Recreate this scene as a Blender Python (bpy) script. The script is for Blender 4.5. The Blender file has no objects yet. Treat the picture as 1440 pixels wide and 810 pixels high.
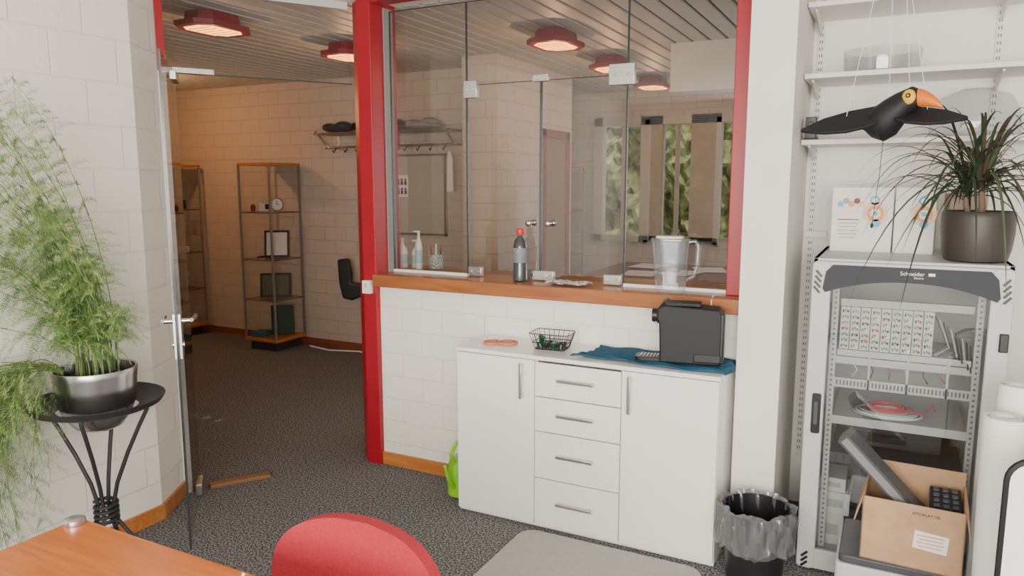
import bpy, math, random
from mathutils import Vector, Matrix, Euler
random.seed(7)
COL=bpy.context.scene.collection
R=math.radians

# ---------------- materials ----------------
def _new(name):
    m=bpy.data.materials.new(name); m.use_nodes=True
    nt=m.node_tree; b=nt.nodes['Principled BSDF']
    return m,nt,b
def mat(name,c,rough=.5,metal=0,var=0.04,vs=6,bump=0,bs=60,coat=0,emit=0,alpha=1,trans=0):
    m,nt,b=_new(name); n=nt.nodes; l=nt.links
    b.inputs['Roughness'].default_value=rough; b.inputs['Metallic'].default_value=metal
    b.inputs['Base Color'].default_value=(*c,1)
    b.inputs['Coat Weight'].default_value=coat
    b.inputs['Transmission Weight'].default_value=trans
    b.inputs['Alpha'].default_value=alpha
    tc=n.new('ShaderNodeTexCoord')
    if var:
        no=n.new('ShaderNodeTexNoise'); no.inputs['Scale'].default_value=vs; no.inputs['Detail'].default_value=4
        l.new(tc.outputs['Object'],no.inputs['Vector'])
        r=n.new('ShaderNodeValToRGB'); r.color_ramp.elements[0].position=.3; r.color_ramp.elements[1].position=.7
        r.color_ramp.elements[0].color=(*[max(0,x*(1-var)) for x in c],1)
        r.color_ramp.elements[1].color=(*[min(1,x*(1+var)) for x in c],1)
        l.new(no.outputs['Fac'],r.inputs['Fac']); l.new(r.outputs['Color'],b.inputs['Base Color'])
    if bump:
        nb=n.new('ShaderNodeTexNoise'); nb.inputs['Scale'].default_value=bs; nb.inputs['Detail'].default_value=3
        l.new(tc.outputs['Object'],nb.inputs['Vector'])
        bp=n.new('ShaderNodeBump'); bp.inputs['Strength'].default_value=bump; bp.inputs['Distance'].default_value=.01
        l.new(nb.outputs['Fac'],bp.inputs['Height']); l.new(bp.outputs['Normal'],b.inputs['Normal'])
    if emit:
        b.inputs['Emission Color'].default_value=(*c,1); b.inputs['Emission Strength'].default_value=emit
    return m
def glassmat(name,tint=(.95,.97,.96),base=.04,rough=0.0,haze=0,hazec=(.8,.8,.8),gz=.8):
    m=bpy.data.materials.new(name); m.use_nodes=True; nt=m.node_tree; n=nt.nodes; l=nt.links
    n.clear(); o=n.new('ShaderNodeOutputMaterial')
    t=n.new('ShaderNodeBsdfTransparent'); t.inputs[0].default_value=(*tint,1)
    g=n.new('ShaderNodeBsdfGlossy'); g.inputs['Roughness'].default_value=rough
    lw=n.new('ShaderNodeLayerWeight'); p=n.new('ShaderNodeMath'); p.operation='POWER'; p.inputs[1].default_value=5
    l.new(lw.outputs['Facing'],p.inputs[0])
    a=n.new('ShaderNodeMath'); a.operation='MULTIPLY_ADD'; a.inputs[1].default_value=gz; a.inputs[2].default_value=base
    l.new(p.outputs[0],a.inputs[0])
    mx=n.new('ShaderNodeMixShader'); l.new(a.outputs[0],mx.inputs[0]); l.new(t.outputs[0],mx.inputs[1]); l.new(g.outputs[0],mx.inputs[2])
    out=mx
    if haze:
        d=n.new('ShaderNodeBsdfDiffuse'); d.inputs[0].default_value=(*hazec,1)
        m2=n.new('ShaderNodeMixShader'); m2.inputs[0].default_value=haze
        l.new(mx.outputs[0],m2.inputs[1]); l.new(d.outputs[0],m2.inputs[2]); out=m2
    l.new(out.outputs[0],o.inputs[0]); return m
def brickmat(name,c,rowh=.135,bw=.27,strength=.5,dark=.86,ms=.0045):
    m,nt,b=_new(name); n=nt.nodes; l=nt.links
    b.inputs['Roughness'].default_value=.75
    g=n.new('ShaderNodeNewGeometry'); s=n.new('ShaderNodeSeparateXYZ'); l.new(g.outputs['Position'],s.inputs[0])
    ad=n.new('ShaderNodeMath'); l.new(s.outputs[0],ad.inputs[0]); l.new(s.outputs[1],ad.inputs[1])
    cb=n.new('ShaderNodeCombineXYZ'); l.new(ad.outputs[0],cb.inputs[0]); l.new(s.outputs[2],cb.inputs[1])
    br=n.new('ShaderNodeTexBrick'); l.new(cb.outputs[0],br.inputs['Vector'])
    br.inputs['Scale'].default_value=1; br.inputs['Brick Width'].default_value=bw; br.inputs['Row Height'].default_value=rowh
    br.inputs['Mortar Size'].default_value=ms; br.inputs['Mortar Smooth'].default_value=.7
    br.inputs['Color1'].default_value=(*c,1); br.inputs['Color2'].default_value=(*[x*.98 for x in c],1)
    br.inputs['Mortar'].default_value=(*[x*dark for x in c],1)
    l.new(br.outputs['Color'],b.inputs['Base Color'])
    no=n.new('ShaderNodeTexNoise'); no.inputs['Scale'].default_value=28; no.inputs['Detail'].default_value=5
    l.new(g.outputs['Position'],no.inputs['Vector'])
    mm=n.new('ShaderNodeMath'); mm.operation='MULTIPLY_ADD'; mm.inputs[1].default_value=-1.0; l.new(br.outputs['Fac'],mm.inputs[0])
    sc=n.new('ShaderNodeMath'); sc.operation='MULTIPLY'; sc.inputs[1].default_value=.8; l.new(no.outputs['Fac'],sc.inputs[0])
    l.new(sc.outputs[0],mm.inputs[2])
    bp=n.new('ShaderNodeBump'); bp.inputs['Strength'].default_value=strength; bp.inputs['Distance'].default_value=.006
    l.new(mm.outputs[0],bp.inputs['Height']); l.new(bp.outputs['Normal'],b.inputs['Normal'])
    return m
def woodmat(name,c1,c2,scale=(1,12,12),rough=.35,coat=.2):
    m,nt,b=_new(name); n=nt.nodes; l=nt.links
    b.inputs['Roughness'].default_value=rough; b.inputs['Coat Weight'].default_value=coat
    tc=n.new('ShaderNodeTexCoord'); mp=n.new('ShaderNodeMapping'); mp.inputs['Scale'].default_value=scale
    l.new(tc.outputs['Object'],mp.inputs[0]); no=n.new('ShaderNodeTexNoise'); no.inputs['Scale'].default_value=3; no.inputs['Detail'].default_value=6
    no.inputs['Distortion'].default_value=.6
    l.new(mp.outputs[0],no.inputs['Vector']); r=n.new('ShaderNodeValToRGB')
    r.color_ramp.elements[0].position=.35; r.color_ramp.elements[1].position=.65
    r.color_ramp.elements[0].color=(*c1,1); r.color_ramp.elements[1].color=(*c2,1)
    l.new(no.outputs['Fac'],r.inputs[0]); l.new(r.outputs[0],b.inputs['Base Color']); return m
def carpetmat():
    m,nt,b=_new('carpet_loop'); n=nt.nodes; l=nt.links
    b.inputs['Roughness'].default_value=.95
    g=n.new('ShaderNodeNewGeometry'); no=n.new('ShaderNodeTexNoise'); no.inputs['Scale'].default_value=115; no.inputs['Detail'].default_value=3
    l.new(g.outputs['Position'],no.inputs['Vector']); r=n.new('ShaderNodeValToRGB')
    r.color_ramp.elements[0].position=.42; r.color_ramp.elements[1].position=.63
    r.color_ramp.elements[0].color=(.030,.031,.034,1); r.color_ramp.elements[1].color=(.30,.30,.305,1)
    l.new(no.outputs['Fac'],r.inputs[0]); l.new(r.outputs[0],b.inputs['Base Color'])
    bp=n.new('ShaderNodeBump'); bp.inputs['Strength'].default_value=.3; bp.inputs['Distance'].default_value=.003
    l.new(no.outputs['Fac'],bp.inputs['Height']); l.new(bp.outputs['Normal'],b.inputs['Normal']); return m

WHITEBR=brickmat('painted_white_brick',(.86,.83,.77),strength=.46,dark=.92,ms=.0045)
LEFTBR=brickmat('painted_white_block',(.86,.83,.77),rowh=.19,bw=.30,strength=.48,dark=.92,ms=.0045)
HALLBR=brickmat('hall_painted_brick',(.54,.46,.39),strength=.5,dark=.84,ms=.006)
PLASTER=mat('white_plaster',(.82,.80,.76),.8,var=.02,bump=.1,bs=90)
CARPET=carpetmat()
RED=mat('red_frame_paint',(.34,.008,.020),.35,var=.05)
DRED=mat('dark_red_paint',(.18,.008,.014),.5)
WOOD=woodmat('orange_wood',(.42,.14,.03),(.54,.21,.055))
TABLEW=woodmat('cherry_table_wood',(.46,.11,.02),(.60,.17,.035),scale=(1.2,14,10),rough=.3,coat=.4)
GREY=mat('light_grey_metal',(.52,.53,.53),.45,var=.02)
LACQ=mat('white_lacquer',(.86,.85,.82),.22,var=.01,coat=.3)
SHELFW=mat('white_shelf_laminate',(.75,.74,.71),.5,var=.02)
STEEL=mat('brushed_steel',(.6,.6,.6),.3,1,var=.06,vs=30)
CHROME=mat('chrome',(.75,.75,.76),.12,1,var=.02)
DMETAL=mat('dark_cabinet_metal',(.17,.16,.15),.45,.5)
BLACK=mat('black_plastic',(.012,.012,.015),.38,var=.1)
MBLACK=mat('matte_black_metal',(.02,.02,.022),.5,var=.1,bump=.1)
DGREY=mat('dark_grey_plastic',(.055,.058,.068),.45)
ANTH=mat('anthracite_plastic',(.006,.007,.010),.6)
GLASS=glassmat('clear_glass')
GLASSE=glassmat('grey_tinted_pane',(.80,.79,.76),base=.10,gz=.9)
GLASSL=glassmat('door_leaf_glass',(.86,.88,.87),base=.05,gz=1.0)
GLASST=glassmat('transom_glass',(.90,.91,.90),base=.05)
PLASTC=glassmat('clear_plastic',(.92,.94,.96),base=.05,haze=.06,hazec=(.85,.88,.9))
WHITEP=mat('white_plastic',(.8,.8,.79),.4,var=.02)
PAPER=mat('white_paper',(.80,.79,.76),.8,var=.02)
CARD=mat('brown_cardboard',(.45,.28,.16),.85,var=.08,vs=14)
REDFAB=mat('red_woven_upholstery',(.40,.02,.035),.9,var=.15,vs=220,bump=.4,bs=400)
GREYMAT=mat('grey_mat_fabric',(.42,.415,.40),.9,var=.05,vs=40,bump=.2,bs=300)
BLUET=mat('petrol_blue_towel',(.015,.10,.19),.95,var=.15,vs=60,bump=.6,bs=250)
LIME=mat('lime_green_plastic',(.25,.62,.02),.25,var=.03,coat=.4)
SALMON=mat('terracotta_pink',(.62,.22,.13),.7)
SOIL=mat('dark_soil',(.03,.02,.014),.95,bump=.8,bs=80)
POSTM=mat('case_post_grey',(.32,.31,.30),.4,.6)

# ---------------- mesh builder ----------------
class MB:
    def __init__(s): s.v=[]; s.f=[]; s.mi=[]; s.mats=[]
    def k(s,m):
        if m not in s.mats: s.mats.append(m)
        return s.mats.index(m)
    def add(s,V,F,m,M=None):
        o=len(s.v); k=s.k(m)
        for p in V:
            p=Vector(p); s.v.append(tuple(M@p if M else p))
        for f in F: s.f.append([i+o for i in f]); s.mi.append(k)
        return s
    def box(s,c,d,m,rot=None,M=None):
        x,y,z=[q/2 for q in d]
        V=[(-x,-y,-z),(x,-y,-z),(x,y,-z),(-x,y,-z),(-x,-y,z),(x,-y,z),(x,y,z),(-x,y,z)]
        F=[(0,3,2,1),(4,5,6,7),(0,1,5,4),(1,2,6,5),(2,3,7,6),(3,0,4,7)]
        T=Matrix.Translation(c)
        if rot: T=T@Euler([R(a) for a in rot]).to_matrix().to_4x4()
        if M: T=M@T
        return s.add(V,F,m,T)
    def bb(s,x0,x1,y0,y1,z0,z1,m,M=None):
        return s.box(((x0+x1)/2,(y0+y1)/2,(z0+z1)/2),(abs(x1-x0),abs(y1-y0),abs(z1-z0)),m,M=M)
    def prism(s,P,z0,z1,m,M=None):
        n=len(P); V=[(x,y,z0) for x,y in P]+[(x,y,z1) for x,y in P]
        F=[list(range(n))[::-1],list(range(n,2*n))]+[(i,(i+1)%n,n+(i+1)%n,n+i) for i in range(n)]
        return s.add(V,F,m,M)
    def tube(s,P,r,m,n=8,closed=False,caps=True,M=None):
        P=[Vector(p) for p in P]; N=len(P); V=[];F=[]
        rr=r if isinstance(r,(list,tuple)) else [r]*N
        up=None
        for i,p in enumerate(P):
            a=P[(i-1)%N] if (closed or i>0) else p
            b=P[(i+1)%N] if (closed or i<N-1) else p
            t=(b-a)
            t=t.normalized() if t.length>1e-9 else Vector((0,0,1))
            if up is None:
                up=Vector((0,0,1)) if abs(t.z)<.9 else Vector((1,0,0))
            x=up-t*up.dot(t)
            if x.length<1e-4: x=t.orthogonal()
            x.normalize(); y=t.cross(x); up=x
            for j in range(n):
                q=2*math.pi*j/n; V.append(p+(x*math.cos(q)+y*math.sin(q))*rr[i])
        for i in range(N if closed else N-1):
            i2=(i+1)%N
            for j in range(n):
                j2=(j+1)%n; F.append((i*n+j,i*n+j2,i2*n+j2,i2*n+j))
        if caps and not closed: F.append(list(range(n))[::-1]); F.append([(N-1)*n+j for j in range(n)])
        return s.add(V,F,m,M)
    def cyl(s,p0,p1,r,m,r1=None,n=20,M=None): return s.tube([p0,p1],[r,r if r1 is None else r1],m,n=n,M=M)
    def lathe(s,prof,m,c=(0,0,0),n=32,M=None):
        V=[];F=[];N=len(prof)
        for r,z in prof:
            for j in range(n):
                q=2*math.pi*j/n; V.append((c[0]+r*math.cos(q),c[1]+r*math.sin(q),c[2]+z))
        for i in range(N-1):
            for j in range(n):
                j2=(j+1)%n; F.append((i*n+j,i*n+j2,(i+1)*n+j2,(i+1)*n+j))
        if prof[0][0]>1e-6: F.append(list(range(n))[::-1])
        if prof[-1][0]>1e-6: F.append([(N-1)*n+j for j in range(n)])
        return s.add(V,F,m,M)
    def ring(s,prof,m,n=40):
        V=[];F=[];N=len(prof)
        for r,z in prof:
            for j in range(n):
                q=2*math.pi*j/n; V.append((r*math.cos(q),r*math.sin(q),z))
        for i in range(N):
            i2=(i+1)%N
            for j in range(n):
                j2=(j+1)%n; F.append((i*n+j,i*n+j2,i2*n+j2,i2*n+j))
        return s.add(V,F,m)
    def ell(s,c,r,m,n=20,k=12,rot=None,M=None):
        prof=[(math.sin(math.pi*i/k),-math.cos(math.pi*i/k)) for i in range(k+1)]
        prof[0]=(1e-7,-1); prof[-1]=(1e-7,1)
        T=Matrix.Translation(c)
        if rot: T=T@Euler([R(a) for a in rot]).to_matrix().to_4x4()
        T=T@Matrix.Diagonal((*r,1))
        if M: T=M@T
        return s.lathe(prof,m,n=n,M=T)
    def torus(s,c,Rr,r,m,n=32,k=8,rot=None,sy=1):
        T=Matrix.Translation(c)
        if rot: T=T@Euler([R(a) for a in rot]).to_matrix().to_4x4()
        return s.tube([(Rr*math.cos(2*math.pi*i/n),sy*Rr*math.sin(2*math.pi*i/n),0) for i in range(n)],r,m,n=k,closed=True,M=T)
    def obj(s,name,parent=None,smooth=True,bevel=0,seg=2,loc=None,rot=None,sub=0,label=None):
        me=bpy.data.meshes.new(name); me.from_pydata(s.v,[],s.f)
        for m in s.mats: me.materials.append(m)
        me.polygons.foreach_set('material_index',s.mi); me.validate(); me.update()
        if smooth:
            me.shade_smooth(); me.set_sharp_from_angle(angle=R(38))
        o=bpy.data.objects.new(name,me); COL.objects.link(o)
        if parent: o.parent=parent
        if loc: o.location=loc
        if rot: o.rotation_euler=[R(a) for a in rot]
        if bevel:
            b=o.modifiers.new('bevel','BEVEL'); b.width=bevel; b.segments=seg; b.limit_method='ANGLE'; b.angle_limit=R(40)
        if sub:
            b=o.modifiers.new('sub','SUBSURF'); b.levels=sub; b.render_levels=sub
        if label: o['label']=label
        return o
def meta(o,label,cat,group=None,kind=None):
    o['label']=label; o['category']=cat
    if group:o['group']=group
    if kind:o['kind']=kind
    return o
def struct(o): o['kind']='structure'; return o
def thing(name,label,cat,loc=(0,0,0),rz=0,group=None,kind=None):
    e=bpy.data.objects.new(name,None); COL.objects.link(e); e.location=loc; e.rotation_euler=(0,0,R(rz)); e.empty_display_size=.1
    if kind=='structure': e['kind']='structure'; return e
    return meta(e,label,cat,group,kind)
def clone(root,loc,rz=0,group=None,label=None):
    def cp(o,par):
        c=o.copy(); COL.objects.link(c)
        if par: c.parent=par
        for ch in o.children: cp(ch,c)
        return c
    c=cp(root,None); c.location=loc; c.rotation_euler=(0,0,R(rz))
    if label:c['label']=label
    return c
def rrect(w,h,r,n=6,cx=0,cy=0):
    P=[]
    for (sx,sy,a0) in ((1,1,0),(-1,1,90),(-1,-1,180),(1,-1,270)):
        for i in range(n+1):
            a=R(a0+90*i/n); P.append((cx+sx*(w/2-r)+r*math.cos(a),cy+sy*(h/2-r)+r*math.sin(a)))
    return P
def XZ(y=0):
    return Matrix(((1,0,0,0),(0,0,-1,y),(0,1,0,0),(0,0,0,1)))
def YZ(x=0):
    return Matrix(((0,0,1,x),(1,0,0,0),(0,1,0,0),(0,0,0,1)))
def text(s_,size,m,name,parent,loc,rot,ext=.0004,align='CENTER'):
    cu=bpy.data.curves.new('t','FONT'); cu.body=s_; cu.size=size; cu.extrude=ext; cu.align_x=align; cu.align_y='CENTER'
    t=bpy.data.objects.new('t',cu); COL.objects.link(t)
    dg=bpy.context.evaluated_depsgraph_get(); dg.update()
    me=bpy.data.meshes.new_from_object(t.evaluated_get(dg)); bpy.data.objects.remove(t)
    me.materials.clear(); me.materials.append(m)
    o=bpy.data.objects.new(name,me); COL.objects.link(o); o.parent=parent; o.location=loc; o.rotation_euler=[R(a) for a in rot]
    return o

# ---------------- room shell ----------------
CZ=2.64; WF=3.40
def S(name,fn,**k):
    b=MB(); fn(b); o=b.obj(name,smooth=False,**k); return struct(o)
S('floor',lambda b:b.bb(-7.8,2.6,-2.4,8.2,-.1,0,CARPET))
S('wall_left',lambda b:b.prism([(-3.13,-2.3),(-3.13,2.30),(-3.28,2.55),(-3.40,2.55),(-3.40,-2.3)],0,CZ,LEFTBR))
S('wall_back',lambda b:b.prism([(-2.60,WF),(-.58,WF),(-.58,3.86),(-2.82,3.86),(-2.70,3.47)],0,1.065,WHITEBR))
S('wall_pillar',lambda b:b.bb(-.58,-.395,3.31,4.05,0,CZ,PLASTER))
S('wall_niche',lambda b:b.bb(-.395,2.6,3.95,4.05,0,CZ,PLASTER))
S('wall_right',lambda b:b.bb(2.5,2.6,-2.3,3.95,0,CZ,PLASTER))
def wf(b):
    b.bb(-3.37,2.6,-2.4,-2.3,0,.85,PLASTER); b.bb(-3.37,2.6,-2.4,-2.3,2.45,CZ,PLASTER)
    b.bb(-3.37,-2.9,-2.4,-2.3,.85,2.45,PLASTER); b.bb(2.2,2.6,-2.4,-2.3,.85,2.45,PLASTER)
S('wall_front',wf)
def wn(b):
    for x in (-2.9,-2.0,-1.6,.5,2.15): b.bb(x,x+.06,-2.38,-2.32,.85,2.45,WHITEP)
    b.bb(-2.9,2.2,-2.38,-2.32,.85,.91,WHITEP); b.bb(-2.9,2.2,-2.38,-2.32,2.39,2.45,WHITEP)
S('window_2',wn)
S('ceiling',lambda b:b.prism([(-3.3,-2.3),(2.6,-2.3),(2.6,4.0),(-.5,4.0),(-.5,3.6),(-2.68,3.6),(-2.72,3.45),(-3.3,2.54)],CZ,CZ+.08,PLASTER))
SLAT=mat('ceiling_slat_metal',(.56,.56,.54),.5,var=.03); GAP=mat('ceiling_gap_black',(.003,.003,.003),.9)
def hallceil():
    b=MB(); x=-7.8
    while x<-.4:
        xm=x+.05
        if xm<-3.33: y0=2.0
        elif xm<-2.70: y0=2.54+(xm+3.3)*(.91/.58)
        else: y0=3.62
        b.bb(x,x+.096,y0,8.1,CZ,CZ+.012,SLAT); x+=.122
    b.bb(-7.8,-.4,2.0,8.1,CZ+.06,CZ+.07,GAP)
    o=b.obj('ceiling_hall',smooth=False); struct(o)
hallceil()
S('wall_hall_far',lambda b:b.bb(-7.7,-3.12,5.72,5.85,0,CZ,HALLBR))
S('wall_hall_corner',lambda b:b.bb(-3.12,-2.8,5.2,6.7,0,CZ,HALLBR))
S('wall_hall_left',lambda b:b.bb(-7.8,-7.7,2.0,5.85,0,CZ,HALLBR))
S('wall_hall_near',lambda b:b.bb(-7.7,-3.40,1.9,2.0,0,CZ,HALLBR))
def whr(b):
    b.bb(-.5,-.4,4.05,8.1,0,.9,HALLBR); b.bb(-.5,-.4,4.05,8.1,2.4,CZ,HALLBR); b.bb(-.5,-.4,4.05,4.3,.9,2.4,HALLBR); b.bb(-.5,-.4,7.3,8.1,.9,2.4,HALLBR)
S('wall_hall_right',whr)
S('hall_fill_frame',lambda b:[b.bb(-.5,-.44,y,y+.06,.9,2.4,WHITEP) for y in (4.3,5.3,6.3,7.24)])  # invented frame and opening, out of view, added around the hall fill light
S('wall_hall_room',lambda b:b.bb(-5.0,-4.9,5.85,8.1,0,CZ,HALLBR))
CREAM=mat('cream_window_paint',(.46,.40,.33),.5)
def fw(b):
    b.bb(-5,-.4,8.0,8.12,0,1.0,HALLBR); b.bb(-5,-.4,8.0,8.12,2.36,CZ,HALLBR); b.bb(-5,-3.02,8.0,8.12,1.0,2.36,HALLBR); b.bb(-1.2,-.4,8.0,8.12,1.0,2.36,HALLBR)
S('wall_hall_end',fw)
def fwin(b):
    for x0,x1 in ((-3.04,-2.94),(-2.50,-2.26),(-1.95,-1.64),(-1.28,-1.2)):
        b.bb(x0,x1,7.93,8.06,1.0,2.36,CREAM)
    b.bb(-3.04,-1.2,7.93,8.06,1.0,1.07,CREAM); b.bb(-3.04,-1.2,7.93,8.06,2.27,2.36,CREAM)
    b.bb(-2.72,-2.68,7.95,8.04,1.0,2.36,CREAM); b.bb(-2.12,-2.09,7.95,8.04,1.0,2.36,CREAM)
S('window_3',fwin)
S('reflection_block',lambda b:b.bb(-1.5,-.5,5.42,5.6,2.3,CZ,mat('reflection_beige',(.66,.60,.53),.7)))  # pale reflection in the window panes, put into a solid beige block
RBW=woodmat('reddish_skirting',(.20,.06,.025),(.28,.09,.04))
S('baseboard_back',lambda b:b.bb(-2.60,-1.9,WF-.014,WF,0,.075,WOOD))
S('baseboard_left',lambda b:b.prism([(-3.116,-2.3),(-3.116,2.305),(-3.266,2.555),(-3.28,2.55),(-3.13,2.30),(-3.13,-2.3)],0,.075,WOOD))
S('baseboard_hall',lambda b:b.bb(-7.7,-3.12,5.705,5.72,0,.07,RBW))
S('baseboard_corner',lambda b:b.bb(-2.8,-2.787,5.2,5.9,0,.07,RBW))
P1=[(-2.60,3.365),(-2.60,3.48),(-2.69,3.50),(-2.765,3.425),(-2.69,3.365)]
S('trim_1',lambda b:b.prism(P1,0,CZ,RED),bevel=.004)
S('trim_2',lambda b:b.bb(-.668,-.581,3.46,3.60,1.135,CZ,RED),bevel=.004)
S('trim_3',lambda b:b.bb(-2.60,-.581,3.37,3.46,2.618,CZ,RED),bevel=.003)
JP=[(-3.28,2.55),(-3.262,2.585),(-3.33,2.63),(-3.40,2.60),(-3.40,2.55)]
S('trim_4',lambda b:b.prism(JP,2.20,CZ,RED),bevel=.003)
S('trim_12',lambda b:b.prism(JP,0,2.20,PLASTER))  # same jamb in white: the door leaf's reflection put into its colour
S('trim_5',lambda b:b.prism([(-3.265,2.60),(-2.765,3.385),(-2.785,3.40),(-3.285,2.62)],2.60,CZ,GREY))
S('trim_6',lambda b:b.bb(-2.60,-2.59,3.48,3.56,1.135,2.61,mat('frame_grey',(.25,.24,.23),.5)))
S('trim_7',lambda b:b.bb(-2.70,-2.60,3.49,3.60,1.135,CZ,RED))
SILL=woodmat('sill_wood',(.27,.085,.025),(.36,.125,.04),scale=(1,10,10))
S('trim_10',lambda b:b.prism([(-2.615,3.345),(-.581,3.345),(-.581,3.86),(-2.82,3.86),(-2.70,3.49),(-2.615,3.47)],1.065,1.135,SILL),bevel=.005)

# ---- glazed window above sill
GY=3.53
w=thing('window_1','', '', (0,0,0),kind='structure')
xs=[-2.588,-2.09,-1.645,-1.182,-.668]
panes=[(xs[0],xs[1],1.15,2.6),(xs[1]+.004,xs[2]-.004,1.15,2.17),(xs[2]+.004,xs[3]-.004,1.15,2.17),(xs[3],xs[4],1.15,2.6),(xs[1]+.004,xs[3]-.004,2.18,2.6)]
EDGE=mat('glass_edge_dark',(.03,.04,.04),.2,var=0)
for i,(a,b_,c,d) in enumerate(panes):
    m=MB(); m.add([(a,GY,c),(b_,GY,c),(b_,GY,d),(a,GY,d)],[(0,1,2,3)],GLASSE)
    t=.002
    m.bb(a-t,a+t,GY-.004,GY+.004,c,d,EDGE); m.bb(b_-t,b_+t,GY-.004,GY+.004,c,d,EDGE); m.bb(a,b_,GY-.004,GY+.004,d-.004,d,EDGE)
    m.obj('glass_pane',w,smooth=False)
def fitting(x,z,ww,hh,y=GY):
    m=MB(); m.box((x,y-.008,z),(ww,.012,hh),STEEL); m.box((x,y+.008,z),(ww,.012,hh),STEEL)
    m.cyl((x-ww*.25,y-.018,z),(x-ww*.25,y-.014,z),.008,CHROME); m.cyl((x+ww*.25,y-.018,z),(x+ww*.25,y-.014,z),.008,CHROME)
    m.obj('hinge_fitting',w,bevel=.002)
fitting(xs[1]+.03,2.145,.08,.09); fitting(xs[3]-.03,2.17,.13,.10); fitting(xs[2],2.18,.09,.035)
fitting(xs[1]+.05,1.165,.08,.05); fitting(xs[2],1.165,.16,.05); fitting(xs[3]-.06,1.165,.09,.05)
for x in (xs[2]-.055,xs[2]+.055):
    m=MB(); m.cyl((x,GY-.03,1.44),(x,GY+.03,1.44),.007,CHROME); m.ell((x,GY-.035,1.44),(.018,.012,.018),CHROME); m.ell((x,GY+.035,1.44),(.018,.012,.018),CHROME); m.obj('knob',w)
m=MB(); m.bb(-2.588,xs[1],GY-.012,GY+.012,1.135,1.150,WHITEP); m.obj('bottom_channel',w,smooth=False)
m=MB(); m.bb(xs[3],xs[4],GY-.012,GY+.012,1.135,1.150,WHITEP); m.obj('bottom_channel',w,smooth=False)

# ---- glass door leaf
px,py=-3.255,2.635
dv=Vector((-2.705-px,2.115-py,0)); L=dv.length; ang=math.degrees(math.atan2(dv.y,dv.x))
d=thing('door_1','','',(px,py,0),kind='structure'); d.rotation_euler=(0,0,R(ang))
m=MB(); m.add([(.03,0,.02),(L,0,.02),(L,0,2.19),(.03,0,2.19)],[(0,1,2,3)],GLASSL); m.obj('glass_leaf',d,smooth=False)
m=MB(); m.bb(L-.003,L+.001,-.005,.005,.02,2.19,EDGE); m.obj('leaf_edge',d,smooth=False)
m=MB(); m.box((.07,0,.05),(.14,.03,.06),STEEL); m.obj('pivot_hinge',d,bevel=.003)
m=MB(); m.box((.09,0,2.165),(.18,.03,.045),STEEL); m.obj('pivot_hinge',d,bevel=.003)
m=MB(); m.box((L-.06,0,.99),(.085,.034,.20),STEEL)
for sy in (-1,1):
    m.cyl((L-.05,0,1.055),(L-.05,sy*.055,1.055),.011,CHROME)
    m.tube([(L-.05,sy*.055,1.055),(L-.075,sy*.062,1.055),(L-.18,sy*.064,1.053)],.011,CHROME,n=12)
    m.cyl((L-.05,0,.95),(L-.05,sy*.025,.95),.015,CHROME)
m.obj('door_handle',d,bevel=.002)
tw=thing('window_4','','',(-3.265,2.62,0),kind='structure'); tw.rotation_euler=(0,0,R(57.5))
m=MB(); m.add([(0.02,0,2.2),(.93,0,2.2),(.93,0,2.60),(.02,0,2.60)],[(0,1,2,3)],GLASST); m.bb(.02,.93,-.005,.005,2.196,2.202,EDGE); m.obj('glass_pane',tw,smooth=False)
m=MB(); m.box((.10,0,2.21),(.20,.03,.03),STEEL); m.obj('pivot_bracket',tw,bevel=.003)
m=MB(); m.box((.17,0,.010),(.32,.06,.020),mat('bronze_floor_plate',(.26,.14,.07),.45,.2)); 
o=m.obj('trim_11',smooth=False,loc=(-3.235,2.66,0),rot=(0,0,57.5),bevel=.003); struct(o)
m=MB(); m.box((0,0,0),(.055,.03,.075),WHITEP); m.cyl((0,-.016,.01),(0,-.02,.01),.012,GREY)
meta(m.obj('switch_box',bevel=.004,loc=(-2.652,3.35,1.06)),'small white switch box fixed on the red door post','switch')

# ---------------- sideboard ----------------
sb=thing('sideboard','white glossy sideboard with two doors and four drawers by brick wall','cabinet',(-1.238,3.055,0))
Wd,Dd,Hh=1.28,.34,.85; hw=Wd/2
m=MB(); m.bb(-hw,-hw+.02,0.02,Dd,0,Hh-.02,LACQ); m.bb(hw-.02,hw,0.02,Dd,0,Hh-.02,LACQ); m.bb(-hw,hw,.33,Dd,0,Hh-.02,LACQ); m.bb(-hw+.02,hw-.02,.02,.33,.02,.04,LACQ); m.bb(-hw+.02,hw-.02,.02,.33,.0,.018,LACQ)
m.bb(-hw+.42,-hw+.435,.02,.33,.04,Hh-.02,LACQ); m.bb(hw-.435,hw-.42,.02,.33,.04,Hh-.02,LACQ)
m.obj('body',sb,smooth=False,bevel=.0015)
m=MB(); m.bb(-hw-.004,hw+.004,-.006,Dd,Hh-.02,Hh,LACQ); m.obj('top_board',sb,smooth=False,bevel=.003)
def vhandle(par,x,z,l,vert):
    m=MB(); h=l/2
    if vert:
        m.box((x,-.028,z),(.014,.009,l),STEEL); m.box((x,-.013,z-h*.85),(.01,.026,.01),STEEL); m.box((x,-.013,z+h*.85),(.01,.026,.01),STEEL)
    else:
        m.box((x,-.028,z),(l,.009,.014),STEEL); m.box((x-h*.85,-.013,z),(.01,.026,.01),STEEL); m.box((x+h*.85,-.013,z),(.01,.026,.01),STEEL)
    m.obj('handle',par,bevel=.002,label='brushed steel bar handle')
m=MB(); m.bb(-hw+.002,-hw+.425,0,.018,.018,.826,LACQ); o=m.obj('door',sb,smooth=False,bevel=.0015); vhandle(o,-hw+.365,.725,.17,True)
m=MB(); m.bb(hw-.425,hw-.002,0,.018,.018,.826,LACQ); o=m.obj('door',sb,smooth=False,bevel=.0015); vhandle(o,hw-.385,.725,.17,True)
z=.018
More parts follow.
